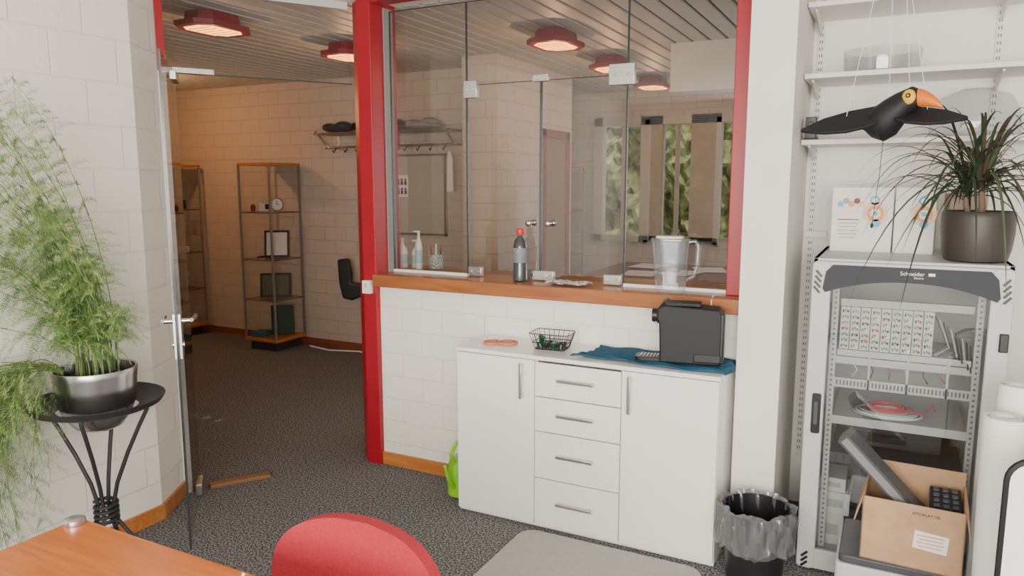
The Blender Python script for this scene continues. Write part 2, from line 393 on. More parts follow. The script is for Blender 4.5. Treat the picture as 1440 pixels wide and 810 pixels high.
for hh in (.238,.230,.168,.166):
    m=MB(); m.bb(-hw+.429,hw-.429,0,.018,z,z+hh-.004,LACQ); o=m.obj('drawer',sb,smooth=False,bevel=.0015); vhandle(o,0,z+hh*.55,.18,False); z+=hh+.001
def towel():
    m=MB(); nx,ny=50,26; V=[];F=[]
    for i in range(nx+1):
        for j in range(ny+1):
            u=i/nx; v=j/ny
            x=-1.27+u*.70; y=3.10+v*.27
            x+= (1-v)*(-.02)+.045*math.sin(v*2.2)*(1-u)
            y+=.012*math.sin(u*7)*(1-v)
            zz=.857+.0035*math.sin(u*22+v*9)+.003*math.sin(v*30+u*5)+.0015
            if x>-.595:
                e=x+.595; x=-.585; zz=.857-e*2.0
            V.append((x,y,zz))
    for i in range(nx):
        for j in range(ny):
            a=i*(ny+1)+j; F.append((a,a+ny+1,a+ny+2,a+1))
    m.add(V,F,BLUET); o=m.obj('towel'); s=o.modifiers.new('s','SOLIDIFY'); s.thickness=.005; s.offset=0
    return meta(o,'petrol blue towel spread on top of the white sideboard','towel')
towel()
cm=thing('coffee_machine','black capsule coffee machine standing on a blue towel','coffee machine',(-.775,3.20,.867),9)
m=MB(); prof=[(-.115,0),(.14,0),(.148,.02),(.148,.225),(.135,.245),(-.10,.255),(-.125,.243),(-.13,.20),(-.118,.17),(-.112,.02)]
m.prism(prof,-.062,.062,ANTH,M=XZ(0)); m.obj('body',cm,bevel=.008,seg=3)
m=MB(); m.bb(.05,.158,-.06,.06,.01,.230,BLACK); m.box((.09,0,.03),(.118,.128,.04),BLACK); m.obj('water_tank',cm,bevel=.006)
m=MB(); m.cyl((-.155,0,.20),(-.11,0,.20),.030,BLACK); m.cyl((-.135,0,.165),(-.135,0,.21),.013,CHROME); m.obj('spout',cm,bevel=.003)
m=MB(); m.prism(rrect(.14,.10,.03,cx=-.155),.0,.016,BLACK)
for i in range(7): m.box((-.20+i*.015,0,.018),(.006,.07,.004),STEEL)
m.obj('drip_tray',cm,bevel=.002)
m=MB(); m.box((-.02,0,.259),(.15,.09,.012),ANTH); m.tube([(-.09,-.045,.262),(-.10,-.045,.268),(-.10,.045,.268),(-.09,.045,.262)],.006,BLACK); m.obj('lever',cm,bevel=.003)
m=MB(); m.tube([(-.70,3.42,1.139),(-.705,3.37,1.142),(-.705,3.335,1.12),(-.70,3.32,1.02),(-.69,3.30,.93),(-.68,3.28,.875)],.003,WHITEP,n=6)
meta(m.obj('power_cable'),'thin white power cable hanging from the sill','cable')
bk=thing('wire_basket','black wire basket holding coffee capsules on the sideboard','basket',(-1.44,3.23,.85),5)
m=MB()
for zz,sx,sy in ((.003,.075,.05),(.035,.085,.058),(.08,.10,.07)):
    P=[(x,y,zz) for x,y in rrect(sx*2,sy*2,.02,4)]; m.tube(P,.0022,BLACK,n=6,closed=True)
for t in range(8):
    a=-.07+.02*t
    for sg in (-1,1): m.tube([(a,sg*.05,.003),(a*1.33,sg*.07,.08)],.0014,BLACK,n=5)
for t in range(5):
    a=-.04+.02*t
    for sg in (-1,1): m.tube([(sg*.075,a,.003),(sg*.10,a*1.4,.08)],.0014,BLACK,n=5)
    m.tube([(-.075,a,.003),(.075,a,.003)],.0014,BLACK,n=5)
m.obj('wire_frame',bk)
cap=[mat('capsule_green',(.01,.13,.06),.3,.5),mat('capsule_dark',(.05,.05,.06),.3,.6)]
for i in range(9):
    m=MB(); m.lathe([(.0001,.0),(.010,0),(.0145,.022),(.018,.024),(.018,.026),(.0001,.027)],cap[i%2],n=16)
    x=-.05+.035*(i%4); y=-.025+.04*((i//4)%2); zz=.006+(.03 if i==8 else 0)
    meta(m.obj('coffee_capsule',loc=(-1.44+x,3.23+y,.85+zz),rot=(random.uniform(-25,25),random.uniform(-25,25),0)),'small metallic coffee capsule lying in the wire basket','capsule','coffee capsules in the basket')
for x,y,r,zz in ((-1.755,3.20,.042,.856),(-1.68,3.225,.045,.857)):
    m=MB(); m.torus((0,0,0),r,.006,SALMON); m.torus((0,0,0),r*.45,.005,SALMON); m.box((0,0,0),(r*1.9,.008,.006),SALMON)
    meta(m.obj('trivet',loc=(x,y,zz)),'small terracotta ring trivet on the white sideboard','trivet','terracotta trivets')

# ---------------- things on sill ----------------
bt=thing('drinking_bottle','dark grey bottle with a red cap standing on the wooden sill','bottle',(-1.735,3.47,1.135))
DB=mat('smoky_bottle',(.05,.06,.065),.15,var=.05,coat=.5)
m=MB(); m.lathe([(.028,0),(.037,.006),(.037,.09),(.034,.10),(.037,.11),(.037,.18),(.030,.215),(.015,.235),(.014,.245)],DB); m.obj('body',bt)
m=MB(); m.lathe([(.0375,.10),(.038,.102),(.038,.175),(.0375,.177)],mat('bottle_label_grey',(.20,.21,.24),.5,var=.3,vs=60)); m.obj('label_band',bt)
m=MB(); m.lathe([(.019,.243),(.020,.245),(.020,.272),(.017,.278),(.0001,.278)],mat('red_cap',(.55,.03,.03),.4)); m.obj('cap',bt)
pt=thing('water_filter_pitcher','clear plastic water filter pitcher with white lid on the sill','pitcher',(-.915,3.42,1.137),8)
m=MB()
def ov(a,b,cx=0,n=32):
    P=[]
    for i in range(n):
        q=2*math.pi*i/n; c,s_=math.cos(q),math.sin(q)
        P.append((cx+a*math.copysign(abs(c)**.55,c),b*math.copysign(abs(s_)**.55,s_)))
    return P
rings=[(.064,.046,0,0),(.070,.050,0,.02),(.078,.055,-.004,.17),(.086,.058,-.006,.245)]
V=[];F=[]; N_=32
for a,b_,cx,zz in rings: V+=[(x,y,zz) for x,y in ov(a,b_,cx)]
for i in range(3):
    for j in range(N_): F.append((i*N_+j,i*N_+(j+1)%N_,(i+1)*N_+(j+1)%N_,(i+1)*N_+j))
F.append(list(range(N_))[::-1]); m.add(V,F,PLASTC); m.obj('jug',pt)
m=MB(); m.prism(ov(.089,.060,-.006),.243,.256,PLASTC); m.prism(ov(.064,.045,-.01),.256,.266,WHITEP); m.obj('lid',pt,bevel=.003)
m=MB(); V=[];F=[]
for a,b_,zz in ((.042,.035,.10),(.060,.045,.14),(.067,.048,.235)): V+=[(x-.004,y,zz) for x,y in ov(a,b_,0)]
for i in range(2):
    for j in range(N_): F.append((i*N_+j,i*N_+(j+1)%N_,(i+1)*N_+(j+1)%N_,(i+1)*N_+j))
F.append(list(range(N_))[::-1]); m.add(V,F,glassmat('frosted_funnel',(.80,.82,.86),base=.05,haze=.07,hazec=(.6,.63,.70))); m.lathe([(.026,.045),(.03,.12),(.0001,.125)],WHITEP,n=20); m.obj('filter_cartridge',pt)
m=MB(); m.tube([(.080,0,.24),(.108,0,.245),(.122,0,.22),(.118,0,.13),(.102,0,.08),(.072,0,.06)],[.009,.01,.011,.011,.01,.008],PLASTC,n=10); m.obj('handle',pt)
m=MB(); V=[];F=[];nx,ny=26,16
for i in range(nx+1):
    for j in range(ny+1):
        u=i/nx;v=j/ny
        V.append((-.11+u*.22+.01*math.sin(v*9),-.045+v*.09+.008*math.sin(u*8),.006+.010*abs(math.sin(u*7+v*6))+.006*abs(math.sin(v*13-u*9))))
for i in range(nx):
    for j in range(ny):
        a=i*(ny+1)+j;F.append((a,a+ny+1,a+ny+2,a+1))
def checkm():
    m_,nt,b=_new('checked_cloth'); c=nt.nodes.new('ShaderNodeTexChecker'); c.inputs['Scale'].default_value=60
    c.inputs['Color1'].default_value=(.65,.64,.62,1); c.inputs['Color2'].default_value=(.30,.29,.29,1)
    t=nt.nodes.new('ShaderNodeTexCoord'); nt.links.new(t.outputs['Object'],c.inputs['Vector']); nt.links.new(c.outputs[0],b.inputs['Base Color']); b.inputs['Roughness'].default_value=.95; return m_
m.add(V,F,checkm()); o=m.obj('dishcloth',loc=(-1.45,3.43,1.136)); o.modifiers.new('s','SOLIDIFY').thickness=.003
meta(o,'crumpled grey and white checked dishcloth lying on the sill','cloth')
for i,(x,y,hh,r) in enumerate(((-2.655,3.70,.14,.035),(-2.575,3.74,.13,.032),(-2.52,3.68,.19,.022))):
    b=thing('soap_bottle','white plastic pump bottle with pale label on the wooden sill' if i<2 else 'tall slim white spray bottle on the wooden sill','bottle',(x,y,1.135),group='white bottles on the sill')
    m=MB(); m.lathe([(r*.9,0),(r,.006),(r,hh*.7),(r*.8,hh*.85),(r*.35,hh),(r*.35,hh+.012)],WHITEP,n=24); m.obj('body',b)
    m=MB(); m.cyl((0,0,hh+.012),(0,0,hh+.035),.008,WHITEP); m.box((-.012,0,hh+.036),(.04,.014,.01),WHITEP); m.obj('pump',b,bevel=.002)
    m=MB(); m.lathe([(r*1.01,hh*.2),(r*1.015,hh*.21),(r*1.015,hh*.6),(r*1.01,hh*.61)],mat('pale_blue_label',(.40,.58,.62),.5),n=24); m.obj('label_band',b)
b=thing('pen_cup','patterned cup with pens standing on the wooden sill','cup',(-2.43,3.73,1.135))
m=MB(); m.lathe([(.035,0),(.042,.003),(.044,.09),(.040,.09),(.038,.006),(.0001,.006)],mat('speckled_cup',(.35,.36,.36),.4,var=.7,vs=90),n=24); m.obj('cup_body',b)
for i in range(6):
    a=i*1.05; m=MB(); m.cyl((.02*math.cos(a),.02*math.sin(a),.01),(.036*math.cos(a),.036*math.sin(a),.13+.01*(i%3)),.0035,[BLACK,RED,WHITEP][i%3],n=8); m.obj('pen',b)

# ---------------- floor mat, green can ----------------
m=MB(); m.prism(rrect(.86,1.75,.08,cx=-1.05,cy=2.14),0.0,.012,GREYMAT); meta(m.obj('floor_mat',bevel=.004),'plain grey mat with rounded corners lying on the carpet','mat')
wc=thing('watering_can','lime green plastic watering can beside the white sideboard','watering can',(-1.965,3.22,0))
m=MB(); m.lathe([(.055,0),(.068,.01),(.070,.14),(.055,.20),(.035,.215)],LIME,n=24); m.obj('body',wc)
m=MB(); m.tube([(0,-.06,.19),(0,-.09,.25),(0,-.03,.30),(0,.05,.27),(0,.07,.14)],.010,LIME,n=10); m.obj('handle',wc)
m=MB(); m.tube([(0,-.05,.05),(0,-.12,.13),(-0.0,-.15,.21)],[.014,.010,.009],LIME,n=10); m.obj('spout',wc)

# ---------------- waste bin ----------------
bn=thing('waste_bin','black waste bin lined with a clear plastic bag','bin',(-.428,3.05,0))
m=MB(); m.lathe([(.105,0),(.11,.004),(.135,.315),(.140,.32),(.133,.32),(.107,.01),(.0001,.01)],BLACK,n=40); m.obj('body',bn)
BAG=glassmat('plastic_liner',(.74,.75,.76),base=.09,rough=.15,haze=.13,hazec=(.6,.61,.64))
m=MB(); V=[];F=[];n=120
prof=[(.128,.15),(.132,.25),(.136,.315),(.142,.335),(.149,.325),(.152,.29),(.153,.25),(.149,.20),(.147,.165)]
for i,(r,zz) in enumerate(prof):
    for j in range(n):
        q=2*math.pi*j/n; w_=.003+.006*min(1,i/4)
        rr=r+w_*math.sin(q*13+i*1.1)+w_*.7*math.sin(q*23-i*1.3)+w_*.4*math.sin(q*37+i*2); z2=zz+(.018*math.sin(q*5)+.01*math.sin(q*11) if i>=6 else .007*math.sin(q*7))
        V.append((rr*math.cos(q),rr*math.sin(q),z2))
for i in range(len(prof)-1):
    for j in range(n): F.append((i*n+j,i*n+(j+1)%n,(i+1)*n+(j+1)%n,(i+1)*n+j))
m.add(V,F,BAG); m.obj('liner_bag',bn)

# ---------------- table, chair ----------------
tb=thing('conference_table','orange cherry wood table with a smooth top','table',(-1.19,.72,0))
m=MB(); m.prism(rrect(1.48,.89,.012),.712,.742,TABLEW); m.obj('tabletop',tb,bevel=.004)
for x in (-.66,.66):
    for y in (-.36,.36):
        m=MB(); m.cyl((x,y,0),(x,y,.712),.028,STEEL); m.obj('leg',tb)
m=MB(); m.lathe([(.026,0),(.027,.004),(.026,.014),(.02,.017),(.0001,.017)],STEEL,n=28)
meta(m.obj('table_plug',loc=(-1.905,1.135,.742)),'small round metal puck at the corner of the wooden table','puck')
ch=thing('chair','red upholstered chair with rounded backrest pulled up to the table','chair',(-1.175,1.165,0),-4)
m=MB(); V=[];F=[];nx,nz=28,18
W_=.280
for k in range(2):
    for i in range(nx+1):
        for j in range(nz+1):
            u=-1+2*i/nx; v=1-(1-j/nz)**1.5
            tt=max(0.0,(v-.42)/.58)
            wv=W_*max(0.0,1-tt**3.2)**(1/2.3) if v>.42 else W_*(.86+.14*(v/.42))
            wv=max(wv,.002)
            x=u*wv
            zz=.46+.320*v
            y=.235+.05*v-.66*x*x
            V.append((x,y+(k*.035-.0175),zz))
n1=(nx+1)*(nz+1)
for i in range(nx):
    for j in range(nz):
        a=i*(nz+1)+j; F.append((a,a+nz+1,a+nz+2,a+1)); F.append((n1+a,n1+a+1,n1+a+nz+2,n1+a+nz+1))
for i in range(nx):
    a=i*(nz+1); F.append((a,n1+a,n1+a+nz+1,a+nz+1)); a+=nz; F.append((a,a+nz+1,n1+a+nz+1,n1+a))
for j in range(nz):
    a=j; F.append((a,a+1,n1+a+1,n1+a)); a=nx*(nz+1)+j; F.append((a,n1+a,n1+a+1,a+1))
m.add(V,F,REDFAB); o=m.obj('backrest',ch,bevel=.010,seg=3)
m=MB(); m.prism(rrect(.46,.44,.12),.43,.48,REDFAB); m.obj('seat',ch,bevel=.015,seg=3)
for x,y in ((-.19,-.18),(.19,-.18),(-.19,.19),(.19,.19)):
    m=MB(); m.tube([(x*1.12,y*1.12,0),(x,y,.43)],.011,CHROME,n=10); m.obj('leg',ch)
for sx in (-1,1):
    m=MB(); m.tube([(sx*.12,.17,.42),(sx*.12,.25,.43),(sx*.12,.275,.5),(sx*.12,.29,.6)],.010,CHROME,n=10); m.obj('back_support',ch)

# ---------------- plant stand and fern ----------------
SX,SY=-2.83,1.82
st=thing('plant_stand','black wrought iron plant stand with a round plate and twisted legs','plant stand',(SX,SY,0))
m=MB(); m.ring([(.150,.748),(.20,.752),(.235,.766),(.248,.786),(.252,.784),(.238,.760),(.20,.745),(.150,.741)],MBLACK,n=48); m.obj('plate',st)
for i in range(4):
    a=R(38+90*i); c,s_=math.cos(a),math.sin(a); m=MB()
    pr=[(.235,0.008),(.20,.05),(.10,.17),(.035,.27),(.03,.33),(.05,.42),(.10,.55),(.15,.66),(.185,.73),(.18,.748)]
    m.tube([(r*c,r*s_,zz) for r,zz in pr],.0085,MBLACK,n=8); m.obj('leg',st)
m=MB()
m.tube([(.042*math.cos(t*.35),.042*math.sin(t*.35),.245+t*.0012) for t in range(84)],.008,MBLACK,n=8)
m.obj('binding_ring',st)
pp=thing('potted_fern','tall feathery asparagus fern in a brushed silver bowl','potted plant',(SX,SY,.658))
POTS=mat('polished_silver_pot',(.50,.50,.51),.25,1,var=.08,vs=12)
m=MB(); m.lathe([(.06,0.0),(.09,.015),(.128,.07),(.146,.13),(.150,.19),(.153,.225),(.156,.250),(.153,.256),(.146,.252),(.142,.17),(.0001,.17)],POTS,n=48); m.obj('pot',pp)
m=MB(); m.lathe([(.14,.21),(.09,.223),(.0001,.23)],SOIL,n=32); m.obj('soil',pp)
FERN=[mat('fern_green',(.06,.14,.03),.6,var=.3,vs=8),mat('fern_light_green',(.16,.28,.065),.6,var=.2,vs=8),mat('fern_yellow_green',(.32,.40,.14),.6,var=.2)]
STEM=mat('fern_stem',(.12,.18,.05),.6)
def fern():
    st_=MB(); V=[];F=[];K=[]
    tocam=Vector((.45,-.89,0)); left=Vector((-.34,-.94,0)); lt=Vector((.89,.45,0))
    def addneedle(p,d,l,w_,k):
        s=d.orthogonal().normalized(); q=random.uniform(0,6.28); s=(Matrix.Rotation(q,3,d)@s)
        o=len(V); V.extend([p-s*w_,p+s*w_,p+d*l]); F.append((o,o+1,o+2)); K.append(k)
    def frond(P0,P1,P2,P3,nb,bl,start):
        pts=[]
        for i in range(25):
            t=i/24; pts.append(P0*(1-t)**3+P1*3*t*(1-t)**2+P2*3*t*t*(1-t)+P3*t**3)
        st_.tube(pts,[.0026*(1-.75*i/24) for i in range(25)],STEM,n=5)
        for b in range(nb):
            t=start+(1-start)*(b+random.random())/nb; f=t*24; i=min(23,int(f)); p=pts[i].lerp(pts[i+1],f-i)
            tan=(pts[i+1]-pts[i]).normalized()
            a=random.uniform(0,6.28); s=tan.orthogonal().normalized(); s=Matrix.Rotation(a,3,tan)@s
            dr=(s*1.0+tan*.4+Vector((0,0,-.1))).normalized(); l=bl*random.uniform(.45,1.15)*(1-.5*abs(t-.45))
            k=random.choice((0,1,1,1,2)) if t>.6 else random.choice((0,0,1,1,2))
            nn=int(l/.0058)
            fl=dr.cross(tan); fl=fl.normalized() if fl.length>.01 else dr.orthogonal()
            prev=p
            for q in range(nn):
                u=(q+1)/nn; pc=p+dr*l*u+Vector((0,0,-.35*l*u*u))
                if q%3==0:
                    o=len(V); V.extend([prev.copy(),pc.copy(),prev+Vector((0,0,.0014))]); F.append((o,o+1,o+2)); K.append(0)
                ndl=.024*(1-.5*u)
                for sg in (-1,1):
                    dd_=(fl.cross(dr)*sg*.9+dr*.5+Vector([random.uniform(-.3,.3) for _ in range(3)])).normalized()
                    addneedle(pc,dd_,ndl,.00105,k)
                prev=pc
    Z0=.22
    for i in range(40):
        a=random.uniform(0,6.28); r=random.uniform(.01,.10); P0=Vector((r*math.cos(a),r*math.sin(a),Z0))
        hgt=random.uniform(.28,1.26); f=hgt/1.26
        lat=.0+.36*f**1.1+random.uniform(-1.15,1.2)*.25*(1-.5*f)
        if lat>0: off=left*(lat/.73)
        else: off=lt*(-lat)
        P3=P0+off+tocam*random.uniform(-.05,.12)+Vector((0,0,hgt-.04))
        P1=P0+Vector((.02,0,hgt*.5)); P2=P0.lerp(P3,.6)+Vector((.03,0,hgt*.26))
        frond(P0,P1,P2,P3,36,.135,.22)
    for i in range(14):
        a=random.uniform(0,6.28); P0=Vector((.06*math.cos(a),.06*math.sin(a),Z0)); sp=random.uniform(.05,.24)
        lat=lt*random.uniform(-.7,1)
        P3=P0+lat*sp+tocam*random.uniform(-.05,.1)+Vector((0,0,random.uniform(.12,.45)))
        frond(P0,P0+Vector((0,0,.18)),P0.lerp(P3,.7)+Vector((0,0,.12)),P3,26,.10,.3)
    for i in range(34):
        P0=Vector((-.06,-.09,Z0+.01))
        out=left*random.uniform(.22,.62)+lt*random.uniform(-.02,.14)+tocam*random.uniform(.0,.08)
        P3=P0+out*random.uniform(.6,1)+Vector((0,0,-random.uniform(.0,.84)))
        P1=P0+Vector((0,0,.18))+out*.3; P2=P0+out*1.15+Vector((0,0,random.uniform(-.25,.12)))
        frond(P0,P1,P2,P3,34,.125,.38)
    me=bpy.data.meshes.new('foliage')
    for v in V:
        if v.x<-.285: v.x=-.285+(v.x+.285)*.02
        if v.z+.658<.02: v.z=-.635
    me.from_pydata([tuple(v) for v in V],[],F)
    for q in FERN: me.materials.append(q)
    me.polygons.foreach_set('material_index',K); me.update()
    o=bpy.data.objects.new('foliage',me); COL.objects.link(o); o.parent=pp
    for i,v in enumerate(st_.v):
        if v[0]<-.285: st_.v[i]=(-.285,v[1],v[2])
    st_.obj('stem',pp)
fern()

# ---------------- showcases in hall ----------------
PLATEM=mat('display_black_base',(.03,.03,.035),.5)
def showcase(name,loc,label,scale=1,h=1.84):
    s=thing(name,label,'display cabinet',loc,group='glass display cabinets')
    w_=.21
    m=MB(); m.bb(-w_,w_,-w_,w_,.09,.12,WOOD); m.bb(-w_+.04,w_-.04,-w_+.04,w_-.04,.0,.09,PLATEM); m.obj('base',s,bevel=.004)
    m=MB(); m.bb(-w_,w_,-w_,w_,h-.025,h,WOOD); m.obj('top_board',s,bevel=.004)
    for x in (-1,1):
        for y in (-1,1):
            m=MB(); m.box((x*(w_-.010),y*(w_-.010),(h+.095)/2),(.018,.018,h-.145),POSTM); m.obj('frame_post',s,smooth=False)
    for zz in (.50,.90,1.36):
        m=MB(); m.bb(-w_+.02,w_-.02,-w_+.02,w_-.02,zz,zz+.008,GLASS); sh=m.obj('glass_shelf',s,smooth=False)
        m=MB()
        for q in (-1,1):
            m.box((0,q*(w_-.010),zz),(2*w_-.035,.006,.008),DMETAL); m.box((q*(w_-.010),0,zz),(.006,2*w_-.035,.008),DMETAL)
        m.obj('shelf_rail',sh,smooth=False)
    w2=w_-.004
    m=MB(); m.add([(-w2,-w2,.13),(w2,-w2,.13),(w2,-w2,h-.03),(-w2,-w2,h-.03)],[(0,1,2,3)],GLASST); m.obj('glass_pane',s,smooth=False)
    m=MB(); m.add([(w2,-w2,.13),(w2,w2,.13),(w2,w2,h-.03),(w2,-w2,h-.03)],[(0,1,2,3)],GLASST); m.obj('glass_pane',s,smooth=False)
    return s
sc=showcase('display_cabinet',(-5.50,5.46,0),'tall glass display cabinet with wooden base by the brick wall')
clone(sc,(-6.90,5.44,0),label='tall glass display cabinet in the dim hall corner')
clone(sc,(-3.15,7.2,0),label='tall glass display cabinet in the far room')
DGREEN=mat('dark_green_box',(.01,.05,.035),.6)
cx,cy=-5.50,5.46
m=MB(); m.box((0,0,0),(.22,.03,.30),DGREEN); meta(m.obj('green_folder',bevel=.003,loc=(cx+.05,cy+.05,.272),rot=(0,0,35)),'dark green folder standing in the display cabinet','folder')
m=MB(); m.box((0,0,.0),(.14,.16,.05),mat('teal_book',(.03,.12,.14),.5)); meta(m.obj('teal_box',bevel=.004,loc=(cx-.10,cy-.09,.146),rot=(0,0,15)),'flat teal box on the cabinet base','box')
def framed(loc,wd,hg,c,rz,label):
    t=thing('picture_frame',label,'picture frame',loc,rz)
    m=MB()
    for x0,x1,z0,z1 in ((-wd/2,wd/2,0,.02),(-wd/2,wd/2,hg-.02,hg),(-wd/2,-wd/2+.02,0,hg),(wd/2-.02,wd/2,0,hg)): m.bb(x0,x1,-.01,.01,z0,z1,BLACK)
    m.obj('frame',t,rot=(-12,0,0),bevel=.002)
    m=MB(); m.bb(-wd/2+.02,wd/2-.02,-.002,.004,.02,hg-.02,c); m.obj('picture',t,rot=(-12,0,0))
framed((cx+.04,cy+.02,.912),.24,.27,PAPER,35,'black framed certificate standing on a glass shelf')
framed((cx+.02,cy+.0,.512),.30,.24,mat('olive_sheet',(.10,.10,.06),.5),35,'dark olive framed panel on a glass shelf')
m=MB(); m.box((0,0,.04),(.13,.06,.08),WHITEP); m.box((.02,-.032,.045),(.05,.004,.05),BLACK); meta(m.obj('small_device',bevel=.004,loc=(cx-.05,cy,1.37),rot=(0,0,30)),'small white electronic device on the top glass shelf','device')
ck=thing('desk_clock','small round white clock on the top glass shelf','clock',(cx+.11,cy-.02,1.37),35)
m=MB(); m.cyl((0,-.015,.07),(0,.015,.07),.065,CHROME,n=28); m.cyl((0,-.018,.07),(0,-.015,.07),.055,PAPER,n=28); m.obj('case',ck)
for bx in (((0,-.02,.088),(.005,.002,.04)),((.014,-.02,.07),(.03,.002,.005))):
    m=MB(); m.box(*bx,BLACK); m.obj('clock_hand',ck)
m=MB(); m.lathe([(.02,0),(.024,.05),(.01,.07),(.0001,.07)],RED,n=16); meta(m.obj('small_can',loc=(cx-.13,cy-.10,1.37)),'small red container on the top glass shelf','container')
m=MB(); m.tube([(-.08,.02,.015),(-.03,-.03,.02),(.05,-.02,.03),(.10,.02,.02)],.010,BLACK,n=8); meta(m.obj('cable_bundle',loc=(cx,cy-.13,.905)),'black cable bundle on a glass shelf','cable')
cx2,cy2=-6.90,5.44
m=MB(); m.cyl((0,-.01,.083),(0,.01,.083),.072,STEEL,n=24); m.box((0,0,.008),(.1,.05,.016),BLACK); meta(m.obj('round_plaque',loc=(cx2+.1,cy2,.510),rot=(0,0,40)),'round metal plaque on a glass shelf','plaque')
m=MB(); m.box((0,0,.03),(.16,.10,.06),WHITEP); meta(m.obj('white_box',bevel=.003,loc=(cx2+.08,cy2,.909),rot=(0,0,20)),'small white box on a glass shelf','box')
m=MB(); m.box((0,0,.05),(.2,.03,.10),BLACK); meta(m.obj('dark_plate',bevel=.003,loc=(cx2+.06,cy2,1.369),rot=(0,0,30)),'dark standing plate on a glass shelf','plate')

# ---------------- coat rack on far wall ----------------
CRZ=2.10
cr=thing('coat_rack','wall mounted metal hat and coat rack on the brick wall','coat rack',(-4.12,5.72,CRZ))
m=MB()
for y in (-.07,-.13,-.19,-.25,-.31): m.cyl((-.74,y,0.0),(.74,y,0.0),.009,STEEL,n=10)
m.cyl((-.74,-.16,-.12),(.74,-.16,-.12),.011,STEEL,n=10); m.obj('rail',cr)
for x in (-.70,0,.70):
    m=MB(); m.tube([(x,0,-.12),(x,-.16,-.12),(x,-.33,.02)],.010,STEEL,n=8); m.tube([(x,0,0),(x,-.34,0)],.008,STEEL,n=8); m.box((x,-.006,-.05),(.03,.012,.2),STEEL)
    m.obj('bracket',cr)
for i in range(10):
    x=-.6+i*.135; m=MB(); m.tube([(x,-.16,-.12),(x,-.185,-.15),(x,-.20,-.17),(x,-.22,-.15)],.005,BLACK,n=6); m.obj('hook',cr)
for x,sx,c,nm in ((-.55,.15,DGREY,'folded_jacket'),(-.22,.15,BLACK,'folded_scarf'),(.08,.12,DGREY,'cap_hat'),(.40,.17,mat('grey_cloth',(.3,.3,.3),.9),'folded_cloth')):
    m=MB(); m.ell((0,0,.04),(sx,.13,.04),c); m.ell((sx*.4,.01,.06),(sx*.5,.10,.045),c); m.ell((-sx*.45,-.02,.05),(sx*.4,.10,.04),c)
    o=m.obj(nm,loc=(-4.12+x,5.72-.19,CRZ+.010)); meta(o,'dark folded garment lying on the metal coat rack','clothing')
nb=thing('notice_board','pale grey notice board with small pictogram sheet on brick wall','board',(-3.94,5.70,1.54))
m=MB(); m.box((0,0,0),(.68,.02,.72),mat('board_grey',(.42,.39,.35),.6)); m.obj('panel',nb,bevel=.003)
m=MB()
for x0,x1,z0,z1 in ((-.35,.35,-.37,-.35),(-.35,.35,.35,.37),(-.35,-.33,-.37,.37),(.33,.35,-.37,.37)): m.bb(x0,x1,-.016,.01,z0,z1,STEEL)
m.obj('frame',nb,smooth=False)
m=MB(); m.box((-.13,-.012,.08),(.14,.002,.20),PAPER)
for ix in (-1,0,1):
    for rz_ in (0,1):
        xx=-.13+ix*.04; zz=.115-rz_*.085; m.cyl((xx,-.0145,zz+.022),(xx,-.013,zz+.022),.012,BLACK,n=12); m.box((xx,-.014,zz-.008),(.026,.002,.034),BLACK)
m.obj('pictogram_sheet',nb,smooth=False)
m=MB(); m.prism([(-.03,-.18),(.035,-.18),(.03,.10),(.012,.17),(-.012,.17),(-.026,.10)],-.015,.015,WHITEP,M=XZ(0)); meta(m.obj('hanging_cloth',bevel=.008,loc=(-3.44,5.52,1.75)),'narrow white cloth hanging from the coat rack','cloth')
wm=thing('wall_bracket_arm','black padded swivel bracket arm on the brick wall','bracket arm',(-4.14,5.72,.68))
m=MB(); m.box((0,-.012,0),(.08,.024,.16),BLACK); m.tube([(0,-.02,0),(-.10,-.14,-.01),(-.25,-.20,-.03)],.024,BLACK,n=10); m.obj('arm',wm,bevel=.002)
m=MB(); m.prism([(-.11,.22),(.0,.23),(.03,.08),(.02,0),(.20,-.02),(.21,-.09),(.02,-.17),(-.07,-.15),(-.10,0)],-.03,.03,BLACK,M=Matrix.Translation((-.42,-.22,.03))@Matrix.Rotation(R(25),4,'Z')@XZ(0)); m.obj('padded_rest',wm,bevel=.016)
m=MB(); m.tube([(-5.2,5.62,.006),(-4.9,5.55,.006),(-4.6,5.64,.006),(-4.35,5.60,.006),(-4.16,5.66,.01),(-4.14,5.69,.15),(-4.14,5.705,.58)],.008,WHITEP,n=6); meta(m.obj('floor_cable'),'pale cable running along the skirting of the brick wall','cable')

# ---------------- far room ----------------
dr2=thing('door_2','','',(0,0,0),kind='structure')
DKR=mat('dull_red_brown',(.20,.035,.03),.5)
m=MB(); m.bb(-2.80,-2.77,5.98,6.06,0,2.12,DKR);m.bb(-2.80,-2.77,6.52,6.60,0,2.12,DKR);m.bb(-2.80,-2.77,5.98,6.6,2.05,2.12,DKR); m.obj('door_frame',dr2,smooth=False)
m=MB(); m.bb(-2.80,-2.785,6.06,6.52,0,2.05,mat('beige_door',(.22,.14,.11),.5)); m.obj('door_leaf',dr2,smooth=False)
dk=thing('desk','dark red office desk covered with papers in the far room','desk',(-1.95,7.15,0))
m=MB(); m.box((0,0,.765),(1.35,1.45,.03),mat('dark_desk_top',(.14,.03,.025),.25)); m.obj('desktop',dk,bevel=.003)
for x in (-.6,.6):
    for y in (-.58,.58):
        m=MB(); m.cyl((x,y,0),(x,y,.75),.025,STEEL); m.obj('leg',dk)
for i,(x,y,a) in enumerate(((-.2,-.25,8),(.15,-.05,-14),(.35,.3,20),(-.30,.35,-5))):
    m=MB(); m.box((0,0,0),(.30,.42,.002),PAPER); meta(m.obj('paper_sheet',loc=(-1.95+x,7.15+y,.782+.0025*i),rot=(0,0,a)),'white paper sheet lying on the dark desk','paper','papers on the desk')
